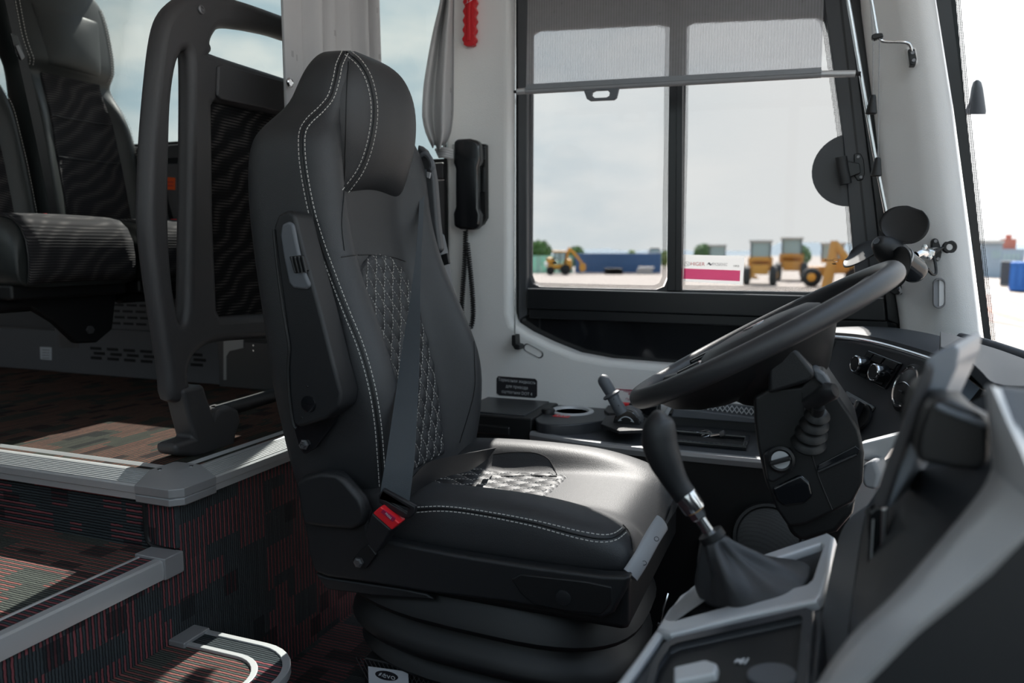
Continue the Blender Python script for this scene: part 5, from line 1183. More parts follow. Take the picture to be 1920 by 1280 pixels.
ob('rim', lathe([(.030, .0), (.056, .0), (.056, .008), (.048, .014), (.044, .012), (.044, .004)], v0_, vn, 40), 'plastic_soft', av, smooth=True)
ob('chrome_ring', lathe([(.0425, .012), (.0445, .0155), (.0465, .0135)], v0_, vn, 40), 'chrome', av, smooth=True)
vf = frame_of(vn)
ob('disc', lathe([(.0425, .010), (.038, .014), (0, .016)], v0_, vn, 36), 'plastic', av, smooth=True)
ob('split_line', tube([v0_ + vf @ Vector((x_, .008 - 16 * x_ * x_ * .6, .0165 - x_ * x_ * 2)) for x_ in np.linspace(-.038, .038, 13)], .0012, 6), 'chrome', av, smooth=True)
ob('finger_tab', tube([v0_ + vf @ Vector((x_, -.014, .016)) for x_ in (-.008, 0, .008)], .003, 8), 'rubber', av, smooth=True)
# instrument display and cowl
yI = 1.45
idp = empty('instrument_display', A(1812, 760, y=yI), 'pale blue instrument display under the dashboard cowl', 'display')
ob('bezel', prism(AY([(1778, 684), (1790, 684), (1846, 730), (1838, 745), (1816, 768), (1776, 750)], yI), (.02, .03, 0)), 'gloss_black', idp, bev=.003)
ob('screen', prism(AY([(1784, 690), (1790, 689), (1837, 728), (1812, 759), (1783, 746)], yI - .002), (0, .002, 0)), 'screen', idp)
cw = empty('dashboard_cowl', A(1840, 690, y=1.2), 'grey hooded cowl over the instruments at the windshield', 'cowl')
ct = [(1763, 621), (1790, 628), (1830, 642), (1875, 656), (1930, 676)]; cb2 = [(1764, 650), (1800, 660), (1838, 694), (1866, 718), (1930, 724)]
cback = [A(a, b, y=1.75) for a, b in ct]; cfr = [A(a, b, y=1.25) for a, b in cb2]
ob('hood', loft([[a, a.lerp(b, .33) + Vector((0, 0, .006)), a.lerp(b, .66) + Vector((0, 0, .005)), b, b + Vector((.004, .01, -.022)), a + Vector((.0, .0, -.05))] for a, b in zip(cat(cback, 4), cat(cfr, 4))]), 'dash', cw, smooth=True, sharp=40)
ob('back_ridge', tube(cat([A(1800, 634, y=1.9), A(1850, 646, y=1.85), A(1930, 672, y=1.8)], 5), .012, 10), 'dash', cw, smooth=True)
ob('inner_wall', prism(AY([(1770, 660), (1800, 664), (1862, 722), (1905, 730), (1858, 800), (1838, 745), (1790, 686)], 1.5), (.02, .03, 0)), 'dash', cw, bev=.004)
# ================================================================== STEERING
swl = empty('steering_wheel', A(1425, 628, y=1.5), 'large dark grey steering wheel tilted toward the driver', 'steering wheel')
wc = A(1424, 630, y=1.50); al = math.radians(29.5)
wn_ = Vector((-math.sin(al), -.010, math.cos(al))).normalized(); Wf = frame_of(wn_, Vector((0, 1, 0)))
WU = Vector((math.cos(al), 0, math.sin(al))); WV = wn_.cross(WU).normalized(); WU = WV.cross(wn_)
RW = .252
def wp(a, r, h=0): return wc + WU * (r * math.cos(a)) + WV * (r * math.sin(a)) + wn_ * h
ob('rim', tube([wp(2 * math.pi * k / 96, RW) for k in range(96)], [(.0165, .0185)] * 96, 18, closed=True), 'wheel_rim', swl, smooth=True)
for ang in (205, 335, 25, 155):
    a = math.radians(ang); P = [wp(a, .06, -.03), wp(a, .12, -.022), wp(a, .19, -.010), wp(a, RW, -.002)]
    ob('spoke', tube(cat(P, 4), [(.032, .010)] * 5 + [(.028, .010)] * 4 + [(.02, .009)] * 4, 12, flat=WV * math.cos(a) - WU * math.sin(a)), 'plastic', swl, smooth=True)
ob('hub_pad', loft([[wp(2 * math.pi * k / 40, r_ * (1 + .12 * math.cos(4 * math.pi * k / 40)), h_) for k in range(40)] for r_, h_ in ((.085, -.05), (.105, -.035), (.112, -.012), (.108, .006), (.092, .016), (.05, .021), (.002, .022))]), 'plastic_soft', swl, smooth=True)
ob('hub_bowl', loft([[wp(2 * math.pi * k / 32, r_, h_) for k in range(32)] for r_, h_ in ((.05, -.125), (.085, -.10), (.115, -.06), (.135, -.03), (.10, -.028))]), 'plastic', swl, smooth=True)
ob('lower_shroud', loft([[wp(2 * math.pi * k / 36, r_, h_) - WU * .075 for k in range(36)] for r_, h_ in ((.05, -.085), (.09, -.072), (.13, -.05), (.15, -.026), (.14, -.02), (.08, -.026))]), 'plastic', swl, smooth=True)
ob('hub_emblem', prism([wp(a_, .022, .0215) for a_ in np.linspace(0, 2 * math.pi, 17)[:-1]], wn_ * .002), 'chrome', swl)
for s_ in (-1, 1):
    c = wp(math.radians(180 + s_ * 32), .15, .004); ob('switch_pod', box(c, (.05, .03, .02), Matrix((WU, WV, wn_)).transposed()), 'gloss_black', swl, bev=.006)
# column
sco = empty('steering_column', A(1540, 1010, y=1.5), 'black steering column cover with ignition lock and stalk', 'column')
yc_ = 1.40
upo = [(1436, 668), (1462, 652), (1492, 654), (1530, 700), (1526, 720), (1500, 740), (1440, 735), (1420, 720)]
ob('upper_cover', prism(AY([(1440, 690), (1476, 650), (1494, 655), (1531, 702), (1520, 716), (1440, 740)], yc_ - .02), (0, .20, 0)), 'plastic_soft', sco, bev=.012, seg=3)
mo = [(1412, 745), (1440, 728), (1500, 724), (1530, 690), (1545, 695), (1560, 724), (1595, 775), (1612, 805), (1621, 850), (1618, 905), (1600, 942), (1560, 962), (1510, 985), (1478, 988), (1455, 955), (1435, 905), (1420, 840), (1414, 790)]
ob('lower_cover', prism(AY(mo, yc_), (0, .20, 0)), 'plastic', sco, bev=.022, seg=4)
ob('base_shroud', prism(AY([(1470, 960), (1560, 950), (1606, 930), (1600, 965), (1570, 1000), (1500, 1018), (1478, 1000)], yc_ + .02), (0, .16, 0)), 'plastic', sco, bev=.012)
ob('cover_edge', tube(cat(AY([(1505, 735), (1512, 800), (1530, 880), (1560, 955)], yc_ - .0005), 5), .0012, 6), 'rubber', sco)
rc_ = [(1534, 871), (1604, 835), (1613, 842), (1608, 853), (1540, 886), (1532, 881)]
ob('side_recess', prism(AY(rc_, yc_ - .003), (0, .005, 0)), 'gloss_black', sco, bev=.002)
ob('recess_lip', tube(AY([(1534, 884), (1606, 852)], yc_ - .004), .003, 8), 'plastic_soft', sco, smooth=True)
ob('ignition_plate', prism(AY([(1430, 850), (1448, 838), (1482, 840), (1492, 868), (1486, 885), (1448, 906), (1438, 900)], yc_ - .010), (0, .014, 0)), 'plastic_soft', sco, bev=.005)
ig = A(1464, 860, y=yc_ - .010)
ob('lock_ring', lathe([(.014, 0), (.0235, 0), (.0235, .006), (.019, .009), (.014, .006)], ig, (0, -1, 0), 30), 'rubber', sco, smooth=True)
ob('lock_face', lathe([(.0155, .005), (.0155, .0075), (0, .0075)], ig, (0, -1, 0), 24), 'console_silver', sco, smooth=True)
ob('lock_key', box(ig + Vector((0, -.012, 0)), (.036, .014, .0065), Matrix.Rotation(math.radians(-22), 3, 'Y')), 'rubber', sco, bev=.002)
ob('knee_recess', prism(AY([(1447, 915), (1500, 890), (1518, 905), (1524, 930), (1508, 945), (1470, 950), (1455, 938)], yc_ - .006), (0, .01, 0)), 'gloss_black', sco, bev=.005)
sb0 = A(1516, 828, y=yc_); sb1 = A(1532, 760, y=yc_ - .05)
for k in range(4):
    f = k / 3.4; c = sb0.lerp(A(1534, 772, y=yc_ - .045), f); ob('boot_ring', lathe([(0, -.008), (.026 - .003 * k, -.007), (.030 - .003 * k, 0), (.024 - .003 * k, .009), (.018 - .002 * k, .011), (0, .012)], c, sb1 - sb0, 24), 'rubber', sco, smooth=True)
ob('stalk_stem', tube([A(1530, 780, y=yc_ - .045), A(1534, 762, y=yc_ - .055)], .011, 12), 'plastic', sco, smooth=True)
ob('stalk_paddle', tube([A(1512, 758, y=yc_ - .05), A(1530, 750, y=yc_ - .058), A(1545, 740, y=yc_ - .066), A(1558, 732, y=yc_ - .075), A(1566, 731, y=yc_ - .078)], [(.010, .012), (.0115, .015), (.0125, .017), (.0135, .018), (.010, .013)], 14), 'plastic_soft', sco, smooth=True)
ob('tilt_lever', prism(AY([(1520, 690), (1530, 690), (1546, 700), (1560, 722), (1552, 730), (1530, 712)], yc_ - .012), (0, .05, 0)), 'grey_plastic', sco, bev=.006)
# pedal bits on the floor
pd = empty('floor_lever', A(1240, 1165, y=1.75), 'thin bright metal lever on the dark floor beside the seat skirt', 'lever')
ob('stem', tube([A(1237, 1172, y=1.75), A(1244, 1140, y=1.76), A(1252, 1112, y=1.78)], .004, 8), 'chrome', pd, smooth=True)
ob('foot', lathe([(0, 0), (.007, 0), (.005, .008), (0, .009)], A(1237, 1173, y=1.75), (0, -.2, 1), 10), 'brush_steel', pd)
# ================================================================== GEAR CONSOLE
P0, P1, P2 = A(1255, 1195, z=.45), A(1335, 1095, z=.455), A(1535, 1140, y=.97)
GN = (P1 - P0).cross(P2 - P0).normalized(); GN = GN if GN.z > 0 else -GN
def G(px_, py_, h=0.0):
    r = ray(px_, py_); return CAM + r * ((P0 + GN * h - CAM).dot(GN) / r.dot(GN))
gc = empty('gear_console', G(1400, 1200) - Vector((0, 0, .5)), 'silver and grey gear lever console in the foreground', 'console')
deck = [(1150, 1310), (1248, 1176), (1330, 1094), (1440, 1050), (1566, 1014), (1572, 1040), (1546, 1140), (1526, 1310)]
ob('deck_body', prism([G(*p) for p in deck], -GN * .16), 'console_dark', gc, bev=.006)
ob('side_rail', tube(cat([G(1150, 1312, .003), G(1205, 1238, .003), G(1250, 1176, .003), G(1328, 1098, .003)], 5), [(.010, .007)] * 16, 10), 'console_silver', gc, smooth=True)
go = [(1236, 1198), (1258, 1160), (1300, 1118), (1334, 1094), (1440, 1054), (1558, 1014), (1570, 1022), (1560, 1090), (1547, 1134), (1538, 1144), (1400, 1172), (1262, 1206)]
gi = [(1258, 1178), (1288, 1134), (1334, 1104), (1440, 1068), (1543, 1034), (1548, 1040), (1528, 1105), (1518, 1114), (1400, 1146), (1275, 1180)]
gu = (P1 - P0).normalized(); gv = GN.cross(gu); GF = Matrix((gu, gv, GN)).transposed()
def g2(pts): return [((G(*p) - P0).dot(gu), (G(*p) - P0).dot(gv)) for p in pts]
plate('shift_bezel', g2(go), [g2(gi)], GF, P0 - GN * .002, .016, 'console_silver', gc, .005, 3)
ob('boot_well', prism([G(*p, .0005) for p in gi], GN * .001), 'rubber', gc)
tro = [(1212, 1300), (1222, 1262), (1248, 1222), (1270, 1210), (1520, 1154), (1532, 1160), (1524, 1310), (1212, 1310)]; tri = [(1226, 1300), (1236, 1262), (1258, 1228), (1275, 1220), (1510, 1168), (1518, 1174), (1508, 1312), (1226, 1312)]
plate('tray_rim', g2(tro), [g2(tri)], GF, P0, .012, 'console_dark', gc, .004, 3)
ob('tray_mat', prism([G(*p, .001) for p in tri], GN * .0015), 'plastic_soft', gc)
ob('tray_bar', prism([G(1268, 1268, .012), G(1330, 1254, .012), G(1352, 1262, .012), G(1348, 1280, .012), G(1268, 1296, .012)], GN * .012), 'console_silver', gc, bev=.004)
ob('tray_pad', prism([G(1450 + 48 * math.cos(a), 1272 + 22 * math.sin(a), .004) for a in [2 * math.pi * k / 24 for k in range(24)]], GN * .006), 'grey_plastic', gc, bev=.003)
for k in range(2): ob('charge_mark', tube(cat([G(1378 + 7 * k, 1242, .004), G(1384 + 8 * k, 1236, .004), G(1388 + 8 * k, 1244, .004), G(1395 + 8 * k, 1234, .004)], 5), .0012, 6), 'console_silver', gc, smooth=True)
# gear lever
gl = empty('gear_lever', A(1400, 1130, y=1.02), 'black gear lever with a chrome collar and leather boot', 'gear lever')
yG = 1.03
kp = [(1243, 774), (1240, 780), (1238, 795), (1236, 815), (1238, 835), (1247, 862), (1259, 888), (1273, 912), (1286, 930)]
kr = [.006, .014, .0205, .0235, .0240, .0225, .0190, .0165, .0158]
ob('knob', tube(cat([A(*p, y=yG) for p in kp], 4), [itp(i / 32 * 8, list(range(9)), kr) for i in range(33)], 26), 'plastic_soft', gl, smooth=True)
ob('knob_glint', tube(cat([A(1209, 808, y=yG), A(1212, 840, y=yG - .006), A(1228, 880, y=yG - .008), A(1252, 916, y=yG - .008), A(1270, 938, y=yG - .006)], 5), .0012, 6), 'console_silver', gl, smooth=True)  # silver line stands in for the glow along the knob's left edge
a_, b_ = A(1284, 926, y=yG), A(1305, 958, y=yG); dv = (b_ - a_).normalized()
ob('collar', lathe([(.0, 0), (.0158, 0), (.0162, .004), (.0152, .020), (.0145, .025), (0, .025)], a_, dv, 26), 'chrome', gl, smooth=True)
ob('lock_nut', lathe([(0, .026), (.0115, .026), (.0115, .036), (.009, .038), (0, .038)], a_, dv, 6), 'chrome', gl)
ob('nut_ring', lathe([(.009, .0245), (.0118, .0245), (.0118, .0265), (.009, .0265)], a_, dv, 20), 'mustard', gl, smooth=True)
ob('rod', tube([a_, A(1341, 1015, y=yG)], .0078, 14), 'chrome', gl, smooth=True)
ob('boot_collar', lathe([(.008, -.004), (.0175, -.004), (.018, .006), (.009, .008)], A(1334, 1003, y=yG), dv, 22), 'rubber', gl, smooth=True)
tops = A(1336, 1006, y=yG); rings = []
bxq = [(1334, 1092), (1420, 1064), (1500, 1050), (1532, 1062), (1526, 1100), (1500, 1124), (1440, 1142), (1380, 1152), (1322, 1140), (1318, 1115)]
bc_ = cat([G(*p, .004) for p in bxq], 4, True); nB = len(bc_)
mid = sum(bc_, Vector()) / nB
for f in (0, .08, .2, .35, .5, .65, .8, .92, 1):
    ring = []
    for i, p in enumerate(bc_):
        d_ = p - mid; a = math.atan2(d_.dot(gv), d_.dot(gu)); t0 = tops + (gu * math.cos(a) + gv * math.sin(a)) * .0165
        g_ = f ** 1.35; q = t0.lerp(p, g_) ; q.z = t0.z + (p.z - t0.z) * (f ** .85)
        q += d_.normalized() * (.010 * math.sin(3.1416 * f) * (math.sin(4 * a + 1.0) + .5 * math.sin(9 * a + 5 * f)))
        ring.append(q)
    rings.append(ring)
ob('leather_boot', loft(rings), 'leather', gl, smooth=True, sub=1)
# ================================================================== CENTRE STACK IN THE FOREGROUND
cs_ = empty('centre_stack', (.1, .8, ZF), 'dark centre dashboard stack with broad silver trim in the foreground', 'dashboard')
def lo2(La, Lb, mt, name, th, n=4, back=Vector((.02, .03, -.01))):
    a = cat(La, n); b = cat(Lb, n); return ob(name, loft([[p, p.lerp(q_, .5) + Vector((-.001, -.004, .003)), q_, q_ + back, p + back] for p, q_ in zip(a, b)]), mt, cs_, smooth=True, sharp=45)
gbL = [A(1526, 1300, y=.86), A(1534, 1200, y=.92), A(1546, 1130, y=.96), A(1568, 1024, y=1.06), A(1590, 975, y=1.12), A(1625, 948, y=1.16)]
gbR = [A(1570, 1300, y=.80), A(1588, 1196, y=.84), A(1600, 1105, y=.88), A(1612, 1018, y=.95), A(1622, 965, y=1.0), A(1640, 942, y=1.05)]
lo2(gbL, gbR, 'grey_plastic', 'side_band', .02)
stL = [A(1512, 1310, y=.62), A(1591, 1196, y=.64), A(1675, 1114, y=.65), A(1754, 1024, y=.66), A(1838, 921, y=.67), A(1859, 880, y=.67)]
stR = [A(1582, 1310, y=.58), A(1700, 1190, y=.58), A(1775, 1128, y=.585), A(1840, 1074, y=.59), A(1905, 1012, y=.59), A(1950, 968, y=.59)]
lo2(stL, stR, 'console_silver', 'silver_trim', .02)
suL = [A(1846, 726, y=.72), A(1852, 783, y=.70), A(1859, 850, y=.68), A(1859, 881, y=.67)]
suR = [A(1859, 722, y=.70), A(1888, 790, y=.66), A(1925, 872, y=.61), A(1950, 969, y=.59)]
lo2(suL, suR, 'console_silver', 'upper_trim', .02)
ob('stack_face', loft([[A(1622, 955, y=1.02), A(1612, 1018, y=.955), A(1600, 1105, y=.885), A(1590, 1198, y=.84), A(1570, 1300, y=.80)], [A(1720, 880, y=.82), A(1690, 1000, y=.80), A(1650, 1090, y=.76), A(1610, 1170, y=.74), A(1560, 1240, y=.72)], [A(1860, 868, y=.70), A(1841, 919, y=.69), A(1756, 1026, y=.68), A(1677, 1116, y=.67), A(1590, 1199, y=.66)]], closed=False, cap=False), 'console_dark', cs_, smooth=True, sharp=0)
ob('side_body', prism([A(1578, 1312, y=.592), A(1700, 1188, y=.592), A(1775, 1126, y=.592), A(1840, 1072, y=.60), A(1905, 1010, y=.60), A(1955, 962, y=.60), A(1990, 1100, y=.592), A(1990, 1320, y=.592)], (.03, .06, 0)), 'plastic_soft', cs_, bev=.006)
ob('upper_panel', prism([A(1860, 720, y=.72), A(1935, 730, y=.72), A(1960, 900, y=.63), A(1926, 872, y=.63), A(1890, 790, y=.67)], (.03, .05, -.01)), 'dash', cs_, bev=.006)
ob('back_wall', prism([A(1625, 950, y=1.06), A(1720, 800, y=1.04), A(1850, 740, y=1.0), A(1862, 880, y=1.0), A(1700, 1050, y=1.0)], (.03, .03, 0)), 'dash', cs_)
ob('footwell_panel', bx(.06, .5, .70, 1.10, ZF, .50), 'plastic', cs_, bev=.01)
lowl = empty('lower_dash', A(1640, 900, y=1.45), 'pale lit kick panel between steering column and centre stack', 'panel')
ob('ledge', prism(AY([(1600, 835), (1690, 812), (1700, 830), (1670, 842), (1650, 870), (1610, 862)], 1.55), (.02, .05, 0)), 'console_silver', lowl, bev=.004)
ob('kick_pad', prism(AY([(1618, 868), (1640, 862), (1650, 890), (1644, 920), (1618, 915), (1612, 890)], 1.5), (.02, .05, 0)), 'lightgrey', lowl, bev=.008)
# small silver edged module
md = empty('switch_module', A(1645, 1065, y=.85), 'slim silver edged switch module on the stack face', 'switch')
ob('module_body', prism(AY([(1630, 962), (1642, 952), (1662, 952), (1652, 1040), (1640, 1068), (1626, 1068)], .855), (0, .02, 0)), 'gloss_black', md, bev=.002)
ob('silver_edge', prism(AY([(1652, 952), (1665, 953), (1660, 1040), (1649, 1046)], .848), (0, .018, 0)), 'chrome', md, bev=.002)
ob('silver_foot', prism(AY([(1632, 1056), (1650, 1040), (1662, 1042), (1650, 1062), (1638, 1070)], .848), (0, .018, 0)), 'brush_steel', md, bev=.002)
ob('light_line', prism(AY([(1636, 975), (1639, 974), (1634, 1060), (1631, 1060)], .853), (0, .003, 0)), 'alu', md)
# monitor on its mount
mn = empty('monitor', A(1790, 880, y=.75), 'slim grey monitor seen edge on with its black mount', 'monitor')
ob('housing', prism(AY([(1730, 690), (1738, 672), (1756, 660), (1784, 648), (1794, 648), (1799, 657), (1794, 690), (1760, 765), (1712, 880), (1672, 948), (1660, 954), (1641, 952), (1636, 942), (1660, 880), (1696, 780)], .76), (.032, .09, .004)), 'monitor_grey', mn, bev=.010, seg=4)
ob('front_frame', prism(AY([(1728, 694), (1736, 676), (1748, 692), (1742, 720), (1718, 790), (1682, 885), (1660, 954), (1640, 953), (1635, 942), (1660, 870), (1696, 775)], .752), (.03, .09, 0)), 'graphite', mn, bev=.007, seg=3)
ob('mount_block', prism(AY([(1742, 760), (1762, 748), (1785, 748), (1850, 782), (1856, 800), (1858, 866), (1840, 884), (1790, 880), (1722, 866), (1718, 840), (1728, 800)], .71), (0, .14, 0)), 'plastic', mn, bev=.012, seg=3)
ob('mount_top', prism([A(1752, 768, y=.705), A(1764, 752, y=.82), A(1790, 752, y=.82), A(1852, 785, y=.74), A(1852, 806, y=.705), A(1800, 788, y=.705)], (0, 0, .006)), 'grey_plastic', mn, bev=.003)
# ================================================================== OUTSIDE
ZG = -1.6
gd = ob('ground', [[Vector((-400, -60, ZG)), Vector((700, -60, ZG)), Vector((700, 900, ZG)), Vector((-400, 900, ZG))], [(0, 1, 2, 3)]], 'dirt'); tag(gd, 'beige gravel yard outside the driver window', None, None, 'structure')
def gp(px_, py_): return A(px_, py_, z=ZG)
def lf(px_, base):
    """local frame at a ground point: right, away, up; metres per pixel there"""
    o = gp(px_, base); aw = Vector((o.x, o.y, 0)).normalized(); rg = Vector((aw.y, -aw.x, 0)); mp_ = (o - CAM).length / FPX * math.cos(math.atan((px_ - 960) / FPX)) 
    return o, rg, aw, (o - CAM).dot(FW) / FPX
def obox(o, rg, aw, r0, r1, a0, a1, z0, z1):
    V = [o + rg * r + aw * a + Vector((0, 0, z)) for r in (r0, r1) for a in (a0, a1) for z in (z0, z1)]
    return V, [(0, 1, 3, 2), (4, 6, 7, 5), (0, 4, 5, 1), (2, 3, 7, 6), (0, 2, 6, 4), (1, 5, 7, 3)]
def owheel(o, rg, aw, r, a, R, wd): return lathe([(0, -wd), (R * .6, -wd), (R * .95, -wd * .8), (R, 0), (R * .95, wd * .8), (R * .6, wd), (0, wd)], o + rg * r + aw * a + Vector((0, 0, R)), aw, 20)
def loader(label, px_, base, S, flip=1, arm=True, body='mustard', tall=1.0, endon=False):
    o, rg, aw, mpp = lf(px_, base); rg = rg * flip
    if endon: rg, aw = -aw, rg
    e = 0; e = empty('wheel_loader', o, label, 'loader', 'construction machines in the yard')
    B = lambda *k: obox(o, rg, aw, *[q * S for q in k])
    ob('engine_body', B(-2.6, -.2, -.9, .9, 1.0, 2.1), body, e, bev=.08 * S)
    ob('front_frame', B(-.2, 1.6, -.6, .6, .8, 1.5), body, e, bev=.05 * S)
    c = ob('cab', B(-.9, .7, -.75, .75, 1.8, 2.1), body, e)
    for r_ in (-.85, .62):
        for a_ in (-.7, .7): ob('cab_post', B(r_, r_ + .1, a_ - .05, a_ + .05, 2.0, 3.2 * tall), 'frame_grey', e)
    ob('cab_glass', B(-.8, .6, -.65, .65, 2.05, 3.1 * tall), 'cabin', e); ob('cab_roof', B(-1.0, .8, -.85, .85, 3.12 * tall, 3.3 * tall), 'concrete', e, bev=.04 * S)
    for r_ in (-1.7, 1.3):
        for a_ in (-.95, .95):
            w_ = ob('wheel', owheel(o, rg, aw, r_ * S, a_ * S, .72 * S, .26 * S), 'tyre', e, smooth=True); ob('wheel_hub', owheel(o + Vector((0, 0, .4 * S)), rg, aw, r_ * S, (a_ - .12) * S, .32 * S, .2 * S), 'mustard', w_, smooth=True)
    if arm:
        P = [o + (rg * r_ + Vector((0, 0, z))) * S for r_, z in ((.6, 1.6), (1.6, 1.9), (2.6, 1.0), (3.0, .6))]; ob('lift_arm', tube(P, .2 * S, 6), body, e)
        ob('bucket', prism([o + (rg * r_ + Vector((0, 0, z)) - aw * 1.3) * S for r_, z in ((2.7, .1), (3.9, .1), (3.3, .45), (3.0, 1.2), (2.7, 1.2))], aw * 2.6 * S), body, e)
    return e
# backhoe loader by the container
o, rg, aw, mp_ = lf(1058, 515); S = mp_ * 1.0
bh = empty('backhoe_loader', o, 'orange backhoe loader with a bent boom in front of the green fence', 'backhoe')
PXB = lambda r0, r1, a0, a1, z0, z1: obox(o, rg, aw, r0 * S, r1 * S, a0 * S, a1 * S, z0 * S, z1 * S)
ob('chassis', PXB(-32, 10, -12, 12, 10, 20), 'mustard', bh, bev=.3); ob('bonnet', PXB(-34, -16, -10, 10, 20, 32), 'mustard', bh, bev=.3)
ob('cab_glass', PXB(-20, 2, -11, 11, 28, 42), 'cabin', bh)
for r_ in (-20, -9, 1): ob('cab_post', PXB(r_, r_ + 1.6, -11.5, -10, 20, 43), 'ink', bh)
ob('cab_roof', PXB(-23, 5, -13, 13, 42, 45), 'mustard', bh, bev=.2); ob('rear_frame', PXB(-2, 14, -10, 10, 8, 30), 'mustard', bh, bev=.3)
for r_, R in ((-26, 8), (2, 10)):
    for a_ in (-13, 13): ob('wheel', owheel(o, rg, aw, r_ * S, a_ * S, R * S, 3.5 * S), 'tyre', bh, smooth=True)
V2 = lambda r, z: o + rg * (r * S) + Vector((0, 0, z * S))
ob('boom', tube([V2(2, 14), V2(4, 34), V2(9, 50)], [2.6 * S, 3 * S, 2.4 * S], 8), 'mustard', bh); ob('dipper', tube([V2(8, 50), V2(22, 36), V2(34, 20)], [2.6 * S, 2.4 * S, 2 * S], 8), 'mustard', bh)
ob('bucket', prism([V2(30, 22), V2(40, 20), V2(40, 9), V2(32, 5), V2(28, 12)], aw * 8 * S), 'mustard', bh); ob('lamp', lathe([(0, 0), (4 * S, 0), (3 * S, 2 * S), (0, 2.4 * S)], V2(-34, 20) - aw * 10 * S, -aw, 12), 'white', bh)
# containers
def container(label, px0, px1, base, top, mt, deep=2.4, ribs=14):
    o, rg, aw, mp_ = lf((px0 + px1) / 2, base); w_ = (px1 - px0) * mp_; h = (base - top) * mp_; e = empty('shipping_container', o, label, 'container')
    ob('box', obox(o, rg, aw, -w_ / 2, w_ / 2, 0, deep, .1, h), mt, e)
    for k in range(ribs): r = -w_ / 2 + w_ * (k + .25) / ribs; ob('wall_rib', obox(o, rg, aw, r, r + w_ / ribs * .5, -.06, .02, .25, h - .2), mt, e)
    ob('top_rail', obox(o, rg, aw, -w_ / 2, w_ / 2, -.08, .06, h - .18, h), mt, e); ob('bottom_rail', obox(o, rg, aw, -w_ / 2, w_ / 2, -.08, .06, .1, .3), mt, e)
    return e
container('long dull blue container across the yard behind the backhoe', 1078, 1238, 513, 475, 'container', ribs=20)
container('bright blue container seen through the windshield', 1899, 1990, 548, 492, 'container2', ribs=8)
container('dark grey container seen through the windshield', 1876, 1899, 537, 490, 'frame_grey', ribs=5)
o, rg, aw, mp_ = lf(1030, 514); gf = empty('fence', o, 'pale green sheet fence behind the backhoe', 'fence')
for k in range(9): ob('fence_sheet', obox(o, rg, aw, (-48 + 10.5 * k) * mp_, (-48 + 10.5 * k + 10) * mp_, .6 * (k % 2) + 4, .6 * (k % 2) + 4.3, 0, 34 * mp_), 'green_fence', gf)
def tree(label, px_, base, top, wpx, mt, seed):
    o, rg, aw, mp_ = lf(px_, base); H = (base - top) * mp_; Wd = wpx * mp_ / 2; e = empty('tree', o, label, 'tree', 'trees behind the yard'); rnd = random.Random(seed); V, F = [], []
    for k in range(700):
        while True:
            p = Vector((rnd.uniform(-1, 1), rnd.uniform(-1, 1), rnd.uniform(-1, 1)))
            if p.length < 1: break
        q = o + rg * (p.x * Wd) + aw * (p.y * Wd) + Vector((0, 0, H * .58 + p.z * H * .42)); s_ = Wd * .13; u = Vector((rnd.gauss(0, 1), rnd.gauss(0, 1), rnd.gauss(0, 1))).normalized(); v = u.orthogonal().normalized(); n = len(V)
        V += [q + u * s_, q + v * s_, q - u * s_, q - v * s_]; F.append((n, n + 1, n + 2, n + 3))
    tag(ob('crown', (V, F), mt, e), kind='stuff'); ob('trunk', tube([o, o + Vector((0, 0, H * .6))], [.03 * H, .015 * H], 8), 'tyre', e, smooth=True)
tree('tallest leafy tree at the rear edge of the driver window', 1012, 508, 450, 46, 'leaf', 1); tree('leafy tree rising behind the backhoe boom', 1080, 508, 461, 34, 'leaf', 2); tree('yellow green bush right of the long blue container', 1246, 506, 468, 18, 'leaf2', 3)
tree('small pale tree peeking over the blue container', 1184, 500, 468, 18, 'leaf2', 4); tree('green tree above the notice sheet', 1318, 505, 456, 36, 'leaf', 5); tree('dark green tree between the far loaders', 1502, 505, 460, 34, 'leaf', 6)
# pipes and scrap by the container
for k, (px_, b_) in enumerate(((1200, 512), (1200, 507), (1203, 502))):
    o, rg, aw, mp_ = lf(px_ + 10, 514); p = tag(ob('pipe', tube([o - rg * 16 * mp_ + Vector((0, 0, (514 - b_) * mp_)), o + rg * 13 * mp_ + Vector((0, 0, (514 - b_) * mp_))], 2.2 * mp_, 14), 'pipe', smooth=True), 'pale concrete pipe, %s one of the pile at the blue container' % ('lowest', 'middle', 'topmost')[k], 'pipe', 'pipe pile')
sr = empty('scrap_heap', gp(1148, 514), 'dark heap of scrap in front of the long blue container', 'heap'); o, rg, aw, mp_ = lf(1148, 514)
for k in range(9): rnd = random.Random(k); ob('scrap_piece', obox(o, rg, aw, rnd.uniform(-18, 8) * mp_, rnd.uniform(9, 20) * mp_, -1, 0.5, 0, rnd.uniform(5, 13) * mp_), 'tyre', sr)
o, rg, aw, mp_ = lf(1227, 512); tk = empty('truck', o, 'pale truck cab showing above the blue container', 'truck')
ob('cab', obox(o + aw * 5, rg, aw, -13 * mp_, 12 * mp_, 0, 2.4, 10 * mp_, 45 * mp_), 'concrete', tk, bev=.1); ob('cab_window', obox(o + aw * 4.9, rg, aw, -9 * mp_, 8 * mp_, 0, .1, 38 * mp_, 44 * mp_), 'cabin', tk); ob('roof_rack', obox(o + aw * 5, rg, aw, -9 * mp_, 9 * mp_, 0, 2.2, 45 * mp_, 47 * mp_), 'frame_grey', tk)
loader('yellow loader behind the notice sheet, only its cab and arm showing', 1345, 521, .95, 1, True)
loader('yellow loader with a pale cab right of the notice sheet', 1424, 533, 1.0, -1, False, tall=1.02, endon=True)
loader('grey topped loader in the middle of the front pane', 1482, 526, 1.1, 1, False, 'mustard2', 1.02, True)
loader('big orange loader at the front edge of the driver window', 1556, 537, .95, -1, False, 'mustard2')
